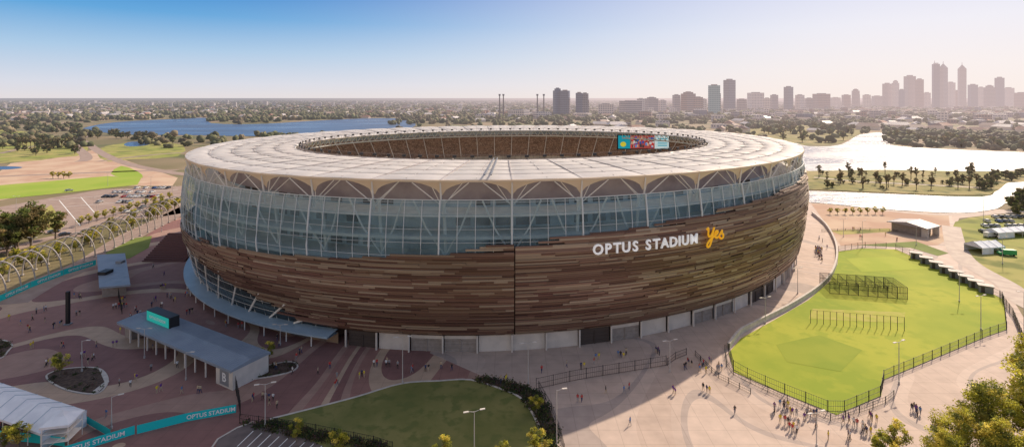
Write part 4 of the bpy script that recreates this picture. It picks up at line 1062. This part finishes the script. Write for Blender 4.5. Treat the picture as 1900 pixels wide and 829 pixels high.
GR = [(.15,.175,.055),(.11,.14,.045),(.20,.20,.07),(.13,.13,.055)]
GY = [(.46,.43,.06),(.34,.34,.05),(.57,.48,.10),(.20,.22,.045)]
OL = [(.20,.165,.08),(.14,.13,.06),(.24,.19,.10)]
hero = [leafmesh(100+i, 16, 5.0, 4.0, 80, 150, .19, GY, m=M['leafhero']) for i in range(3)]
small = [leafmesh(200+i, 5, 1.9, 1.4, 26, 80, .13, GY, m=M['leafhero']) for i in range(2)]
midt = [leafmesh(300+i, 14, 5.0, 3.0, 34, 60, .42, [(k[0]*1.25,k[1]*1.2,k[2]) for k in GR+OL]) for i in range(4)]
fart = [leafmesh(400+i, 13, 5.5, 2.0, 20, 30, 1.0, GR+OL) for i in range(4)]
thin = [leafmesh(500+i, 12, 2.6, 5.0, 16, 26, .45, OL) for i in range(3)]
def tree(kind, x, y, s, lab, grp=None):
    tr, cr = random.choice(kind); e = empty('tree',(x,y,0),random.uniform(0,6.28),label=lab,category="tree",**({'group':grp} if grp else {})); e.scale = (s,s,s*random.uniform(.9,1.12))
    link('trunk', tr, e); link('crown', cr, e)
for x, y, s in [(90,88,1.18),(80,86,1.0),(73,84,.82),(97,93,1.15),(68,81,.66),(86,80,1.05),(92,78,1.15),(80,76,.9),(104,100,1.1),(76,79,.85)]: tree(hero,x,y,s,"sunlit yellow green eucalyptus beside the path")
for u, v, s in [(823,868,1.0),(930,872,1.05),(1000,850,1.15),(1640,870,1.2),(1600,900,1),(628,850,1.1),(550,820,.8),(498,672,1.0),(112,700,1.1),(8,838,1),(35,838,1.0),(1660,850,1.3),(995,770,.9)]:
    x, y = unproject(u,v); tree(small,x,y,s,"small young tree in a planting bed")
for k in range(14):
    x, y = random.uniform(-218,-178), random.uniform(196,236)
    if x/y > -.90: continue
    tree(midt,x,y,random.uniform(.9,1.35),"dense olive green tree by the car park","trees beside the car park")
for k in range(8): tree(midt,-194-random.uniform(0,20),random.uniform(198,232),random.uniform(.9,1.3),"dense olive green tree by the car park","trees beside the car park")
def scatter(kind, poly, n, s0, s1, lab, grp):
    poly = P(*poly); xs = [p[0] for p in poly]; ys = [p[1] for p in poly]; c = tr = 0
    while c < n and tr < n*80:
        tr += 1; x, y = random.uniform(min(xs),max(xs)), random.uniform(min(ys),max(ys))
        if inpoly(x,y,poly): tree(kind,x,y,random.uniform(s0,s1),lab,grp); c += 1
scatter(small,[(0,530),(120,480),(300,405),(340,380),(330,372),(200,420),(0,500)],40,.8,1.4,"small tree beside the arbour path","trees along the arbour path")
scatter(fart,[(0,300),(150,285),(160,262),(0,245)],24,.5,1.0,"rounded park tree on grass","park trees")
scatter(fart,[(150,262),(340,272),(340,258),(200,250),(130,250)],22,.6,1.0,"dark tree on the river bank","trees on the river bank")
scatter(fart,[(0,245),(150,250),(180,240),(60,228),(0,230)],26,.7,1.2,"dark tree in parkland","park trees")
scatter(thin,[(1510,350),(1640,354),(1830,358),(1860,336),(1830,322),(1510,324)],36,.4,.95,"slender wetland tree on the island","island trees")
scatter(fart,[(1510,350),(1640,354),(1830,358),(1860,336),(1830,322),(1510,324)],34,.25,.5,"low wetland bush on the island","island bushes")
scatter(fart,[(1830,362),(1850,342),(1900,335),(1900,325),(1800,325),(1700,335)],18,.4,.7,"bushy wetland tree on the island","island trees")
scatter(fart,[(1400,262),(1500,266),(1590,262),(1596,240),(1440,232),(1400,240)],34,.7,1.2,"broad tree on the far river bank","far bank trees")
scatter(fart,[(1650,264),(1700,273),(1900,281),(1900,266),(1700,257),(1650,252)],34,.7,1.1,"broad tree along the river","far bank trees")
scatter(fart,[(1850,395),(1900,380),(1960,385),(1960,400),(1880,402)],8,.5,.9,"bushy tree on the river edge","river edge trees")
for k in range(14): x, y = unproject(35+k*7.2,275); tree(thin,x,y,1.1,"slender dark tree in a planted row","row of slender trees")
for u in (98,108,118,128): x, y = unproject(u,331); tree(small,x,y,1.2,"rounded bush on sandy ground")
for k in range(12): x, y = unproject(150+k*15,420-k*4.5); tree(small,x,y,1.0,"young tree in the car park","car park trees")
for u in range(1540,1640,14): x, y = unproject(u,398); tree(small,x,y,.8,"young tree beside the promenade","promenade trees")

def ico():
    t = (1+5**.5)/2; v = np.array([(-1,t,0),(1,t,0),(-1,-t,0),(1,-t,0),(0,-1,t),(0,1,t),(0,-1,-t),(0,1,-t),(t,0,-1),(t,0,1),(-t,0,-1),(-t,0,1)],float); v /= np.linalg.norm(v[0])
    f = np.array([(0,11,5),(0,5,1),(0,1,7),(0,7,10),(0,10,11),(1,5,9),(5,11,4),(11,10,2),(10,7,6),(7,1,8),(3,9,4),(3,4,2),(3,2,6),(3,6,8),(3,8,9),(4,9,5),(2,4,11),(6,2,10),(8,6,7),(9,8,1)]); return v, f
IV, IF = ico()
waters = [catmull(p,3) for p in (WL,WR1,WR2)]
def clear(x, y):
    if ((x-CX)/150)**2+((y-CY)/150)**2 < 1: return False
    return not any(inpoly(x,y,p) for p in waters)
WC = [(.115,.115,.05),(.14,.13,.06),(.09,.10,.042),(.17,.135,.08)]
def pack(VV, FF, CC, lab):
    V = np.concatenate(VV); Fc = np.concatenate(FF); Cc = np.concatenate(CC); nf = len(Fc)
    me = bpy.data.meshes.new('woodland'); me.vertices.add(len(V)); me.vertices.foreach_set('co',V.ravel()); me.loops.add(nf*3); me.loops.foreach_set('vertex_index',Fc.ravel()); me.polygons.add(nf); me.polygons.foreach_set('loop_start',np.arange(nf)*3); me.polygons.foreach_set('loop_total',np.full(nf,3)); me.update(calc_edges=True)
    at = me.color_attributes.new('tint','FLOAT_COLOR','CORNER'); cc = np.ones((nf*3,4)); cc[:,:3] = np.repeat(Cc,3,0); at.data.foreach_set('color',cc.ravel()); me.materials.append(M['wood'])
    link('woodland', me, label=lab, category="woodland", kind="stuff")
def blob(VV, FF, CC, x, y, r, hz, g0):
    v = IV*(1+np.random.uniform(-.35,.35,(12,1)))*np.array([r,r,hz])+np.array([x,y,hz*random.uniform(.6,1.15)])
    FF.append(IF+len(VV)*12); VV.append(v); CC.append(np.repeat((g0*random.uniform(.7,1.35))[None,:],20,0)*np.random.uniform(.75,1.25,(20,1)))
def woods(n, y0, y1, rmin, rmax, lab, umin=-1.15, umax=1.15, per=3, thr=.6):
    VV, FF, CC = [], [], []; c = 0; tr = 0
    while c < n and tr < n*5:
        tr += 1; y = math.exp(random.uniform(math.log(y0),math.log(y1))); x = random.uniform(umin,umax)*y
        if math.sin(x*.011+2*math.sin(y*.006))+math.sin(y*.013+x*.004) < random.uniform(-1.6,thr): continue
        if not clear(x,y): continue
        c += 1; g0 = np.array(random.choice(WC))*random.uniform(.7,1.4); k = min(3,(y/y0)**.45)
        for q in range(per):
            r = random.uniform(rmin,rmax)*k; blob(VV,FF,CC,x+random.uniform(-1.2,1.2)*r,y+random.uniform(-1,1)*r,r,random.uniform(.75,1.1)*min(r,7.5),g0)
    pack(VV,FF,CC,lab)
woods(600, 620, 1400, 2.8, 5, "scattered parkland trees merging into woods", thr=1.5)
woods(7000, 1400, 9000, 4, 7, "distant suburban tree cover reaching the horizon", thr=.9)
def woods_poly(px, n, r0, r1, lab):
    poly = P(*px); xs = [p[0] for p in poly]; ys = [p[1] for p in poly]; VV, FF, CC = [], [], []; c = 0
    while c < n:
        x, y = random.uniform(min(xs),max(xs)), random.uniform(min(ys),max(ys))
        if not inpoly(x,y,poly): continue
        c += 1; g0 = np.array(random.choice(WC))*random.uniform(.6,1.3)
        for q in range(5):
            r = random.uniform(r0,r1)*.8; blob(VV,FF,CC,x+random.uniform(-1.2,1.2)*r,y+random.uniform(-1.2,1.2)*r,r,r*random.uniform(.8,1.2),g0)
    pack(VV,FF,CC,lab)
woods_poly([(385,227),(480,228),(560,224),(640,219),(705,217),(705,206),(560,205),(400,212)], 420, 5, 8, "dense wood on the river peninsula")
woods_poly([(1380,240),(1500,236),(1640,240),(1640,226),(1500,222),(1380,226)], 180, 4, 7, "belt of trees along the far shore")
woods_poly([(1650,266),(1700,273),(1900,281),(1960,274),(1900,252),(1700,244),(1650,248)], 160, 3, 6, "belt of trees beside the town")
woods_poly([(720,232),(940,230),(1100,226),(1340,232),(1340,216),(1100,212),(900,216),(720,220)], 380, 4, 7, "parkland trees behind the stadium")
hwm = B().box((0,0,1.6),(13,9,3.2)).mesh('wall', M['render'])
def gable(m):
    b = B(); b.face([(-7,-5,3.1),(7,-5,3.1),(5,0,5.6),(-5,0,5.6)]); b.face([(7,5,3.1),(-7,5,3.1),(-5,0,5.6),(5,0,5.6)]); b.face([(7,-5,3.1),(7,5,3.1),(5,0,5.6)]); b.face([(-7,5,3.1),(-7,-5,3.1),(-5,0,5.6)]); return b.mesh('roof', m)
rfm = [gable(M['tile']), gable(M['roofw'])]
c = 0
while c < 240:
    y = math.exp(random.uniform(math.log(900),math.log(2300))); x = random.uniform(-1.05,1.05)*y
    if not clear(x,y) or (-.35 < x/y < .1 and y < 1300) or (x/y < -.3 and y < 1400): continue
    s_ = random.uniform(1.1,2.2); rt = random.randint(0,1)
    e = empty('house',(x,y,0),random.uniform(0,3.14),label="distant suburban house with %s roof" % (["tiled hip","pale metal"][rt]),category="house",group="suburban houses"); e.scale = (s_*1.3,s_,s_*1.1)
    link('wall', hwm, e); link('roof', rfm[rt], e); c += 1
hb = B()
for k in range(3600):
    y = math.exp(random.uniform(math.log(1800),math.log(9000))); x = random.uniform(-1.1,1.1)*y
    if not clear(x,y): continue
    s_ = random.uniform(8,20)*(y/1800)**.3; hb.box((x,y,random.uniform(3,7)),(s_*1.4,s_,random.uniform(7,12)),random.uniform(0,3),random.choice([0,1,1,2]))
hb.obj('suburb', [M['render'],M['tile'],M['roofw']], label="pale roofs of distant suburbs among trees", category="suburb", kind="stuff")

# ------------------------------------------------------------------ towers
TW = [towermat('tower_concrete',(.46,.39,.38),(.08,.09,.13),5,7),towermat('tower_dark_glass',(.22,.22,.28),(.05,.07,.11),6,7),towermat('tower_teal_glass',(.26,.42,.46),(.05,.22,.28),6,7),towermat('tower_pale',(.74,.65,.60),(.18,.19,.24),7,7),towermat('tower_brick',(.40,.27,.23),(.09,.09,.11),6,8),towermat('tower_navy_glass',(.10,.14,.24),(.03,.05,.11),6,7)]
TN = ['concrete','dark glass','teal glass','pale','brick','dark blue glass']
def tower(u0, u1, vt, Y, mi, crown='flat', lab=None, cat="tower", slim=.8):
    x0, x1 = (u0-950)/F*Y, (u1-950)/F*Y; W = x1-x0; h = H+(181-vt)*Y/F; h = max(h,8); xm = (x0+x1)/2
    e = empty('tower_block' if h > 25 else 'building',(xm,Y,0),random.uniform(-.5,.5),label=lab or ("hazy %s high rise with %s top" % (TN[mi],crown) if h > 25 else "low %s commercial building" % TN[mi]),category=cat)
    W *= slim; dpt = max(W*.65,10); hb_ = h*(.9 if crown in ('step','spire') else .985)
    b = B().box((0,0,hb_/2),(W*.94,dpt,hb_)); 
    if crown == 'step': b.box((0,0,h*.93),(W*.65,dpt*.65,h*.08)).box((0,0,h*.975),(W*.35,dpt*.35,h*.05))
    b.obj('tower_body' if h > 25 else 'wall', TW[mi], e)
    if h > 60:
        B().box((W*.47+1.2,0,h*.36),(2.4,dpt*.5,h*.72)).obj('side_core', TW[0], e)
    if crown == 'flat': B().box((0,0,h-.5),(W*.5,dpt*.5,h*.035+2)).obj('roof_plant', TW[0], e)
    if crown == 'spire':
        s = B(); s.face([(-W*.46,-dpt*.5,hb_),(W*.46,-dpt*.5,hb_),(0,0,h*1.0)]); s.face([(W*.46,-dpt*.5,hb_),(W*.46,dpt*.5,hb_),(0,0,h)]); s.face([(W*.46,dpt*.5,hb_),(-W*.46,dpt*.5,hb_),(0,0,h)]); s.face([(-W*.46,dpt*.5,hb_),(-W*.46,-dpt*.5,hb_),(0,0,h)]); s.obj('pointed_crown', TW[mi], e)
        B().tube((0,0,h*.98),(0,0,h*1.05),1.6,.7,6).obj('mast', TW[1], e)
    if crown == 'mast': B().box((0,0,h),(W*.6,dpt*.6,4)).obj('roof_plant', TW[0], e); B().tube((-W*.2,0,h),(-W*.2,0,h*1.06),1.6,.8,6).obj('mast', TW[1], e)
CBD = [(1637,1655,155,0,'flat'),(1655,1668,149,3,'step'),(1678,1698,141,0,'flat'),(1699,1713,147,4,'flat'),(1730,1743,118,1,'mast'),(1742,1758,118,0,'spire'),(1756,1772,153,3,'flat'),(1778,1792,120,0,'spire'),(1797,1813,157,1,'flat'),(1814,1826,162,3,'flat'),(1827,1845,158,0,'step'),(1847,1862,144,1,'flat'),(1862,1880,163,3,'flat'),(1580,1595,165,0,'step'),(1713,1726,172,3,'flat'),(1770,1780,168,4,'flat'),(1600,1616,176,3,'flat'),(1618,1636,178,0,'flat'),(1668,1678,166,1,'flat'),(1884,1906,172,4,'flat'),(1540,1560,181,3,'flat'),(1562,1578,176,4,'flat')]
for u0,u1,vt,mi,cr in CBD: tower(u0,u1,vt,2800+random.uniform(-150,250),mi,cr)
MIDB = [(1027,1042,163,5,'step',1650),(1040,1057,168,5,'flat',1640),(1068,1081,172,5,'flat',1600),(1079,1092,173,1,'flat',1605),(1248,1262,176,0,'flat',2000),(1264,1290,170,4,'step',2000),(1286,1304,180,4,'flat',2000),(1313,1337,158,2,'flat',1800),(1343,1364,148,1,'flat',2100),(1388,1416,172,3,'flat',2300),(1430,1443,176,0,'flat',2300),(1455,1471,161,1,'flat',2300),(1476,1492,176,3,'flat',2300),(1510,1538,174,4,'flat',2400),(1197,1221,180,0,'step',2000),(1222,1236,186,3,'flat',2000),(1150,1190,187,0,'flat',1800),(1108,1140,193,3,'flat',1700),(1300,1312,184,3,'flat',2000),(1366,1386,184,0,'flat',2100),(1416,1430,182,3,'flat',2200),(1494,1508,182,0,'flat',2300),(1182,1196,183,3,'flat',1900)]
for u0,u1,vt,mi,cr,Y in MIDB: tower(u0,u1,vt,Y,mi,cr,slim=1.0 if u0 < 1100 else .9)
for k in range(130):
    Y = random.uniform(1000,2700); u = random.uniform(1120,1960); x = (u-950)/F*Y
    if not clear(x,Y): continue
    wpx = random.uniform(10,30)*1500/Y; hh = random.uniform(9,24) if Y > 1300 else random.uniform(7,13); tower(u,u+wpx,181+(H-hh)*F/Y,Y,random.choice([0,3,3,3,4,1]),'flat',cat="building")
for u0,u1,v in [(940,985,204),(985,1025,208),(1060,1100,210),(880,925,212)]: tower(u0,u1,v,1500,3,'flat',"long pale industrial hall beyond the river",'building')
for k in range(34):
    Y = random.uniform(2000,5200); u = random.uniform(-20,900); hh = random.uniform(14,36); tower(u,u+random.uniform(5,12),181+(H-hh)*F/Y,Y,3,'flat',"pale distant block above the trees",'building')
mg = mat('mast_grey',(.20,.18,.19),haze=True)
for u in (927,934,997,1009):
    Y = 1500; x = (u-950)/F*Y; hh = H+(181-177)*Y/F; e = empty('floodlight_tower',(x,Y,0),label="tall slim grey mast rising above trees",category="mast")
    B().tube((0,0,0),(0,0,hh),2.6,1.6,8).obj('mast', mg, e); B().box((0,0,hh+1),(6,3,5)).obj('lamp_panel', TW[1], e)
print("objects", len(bpy.data.objects))
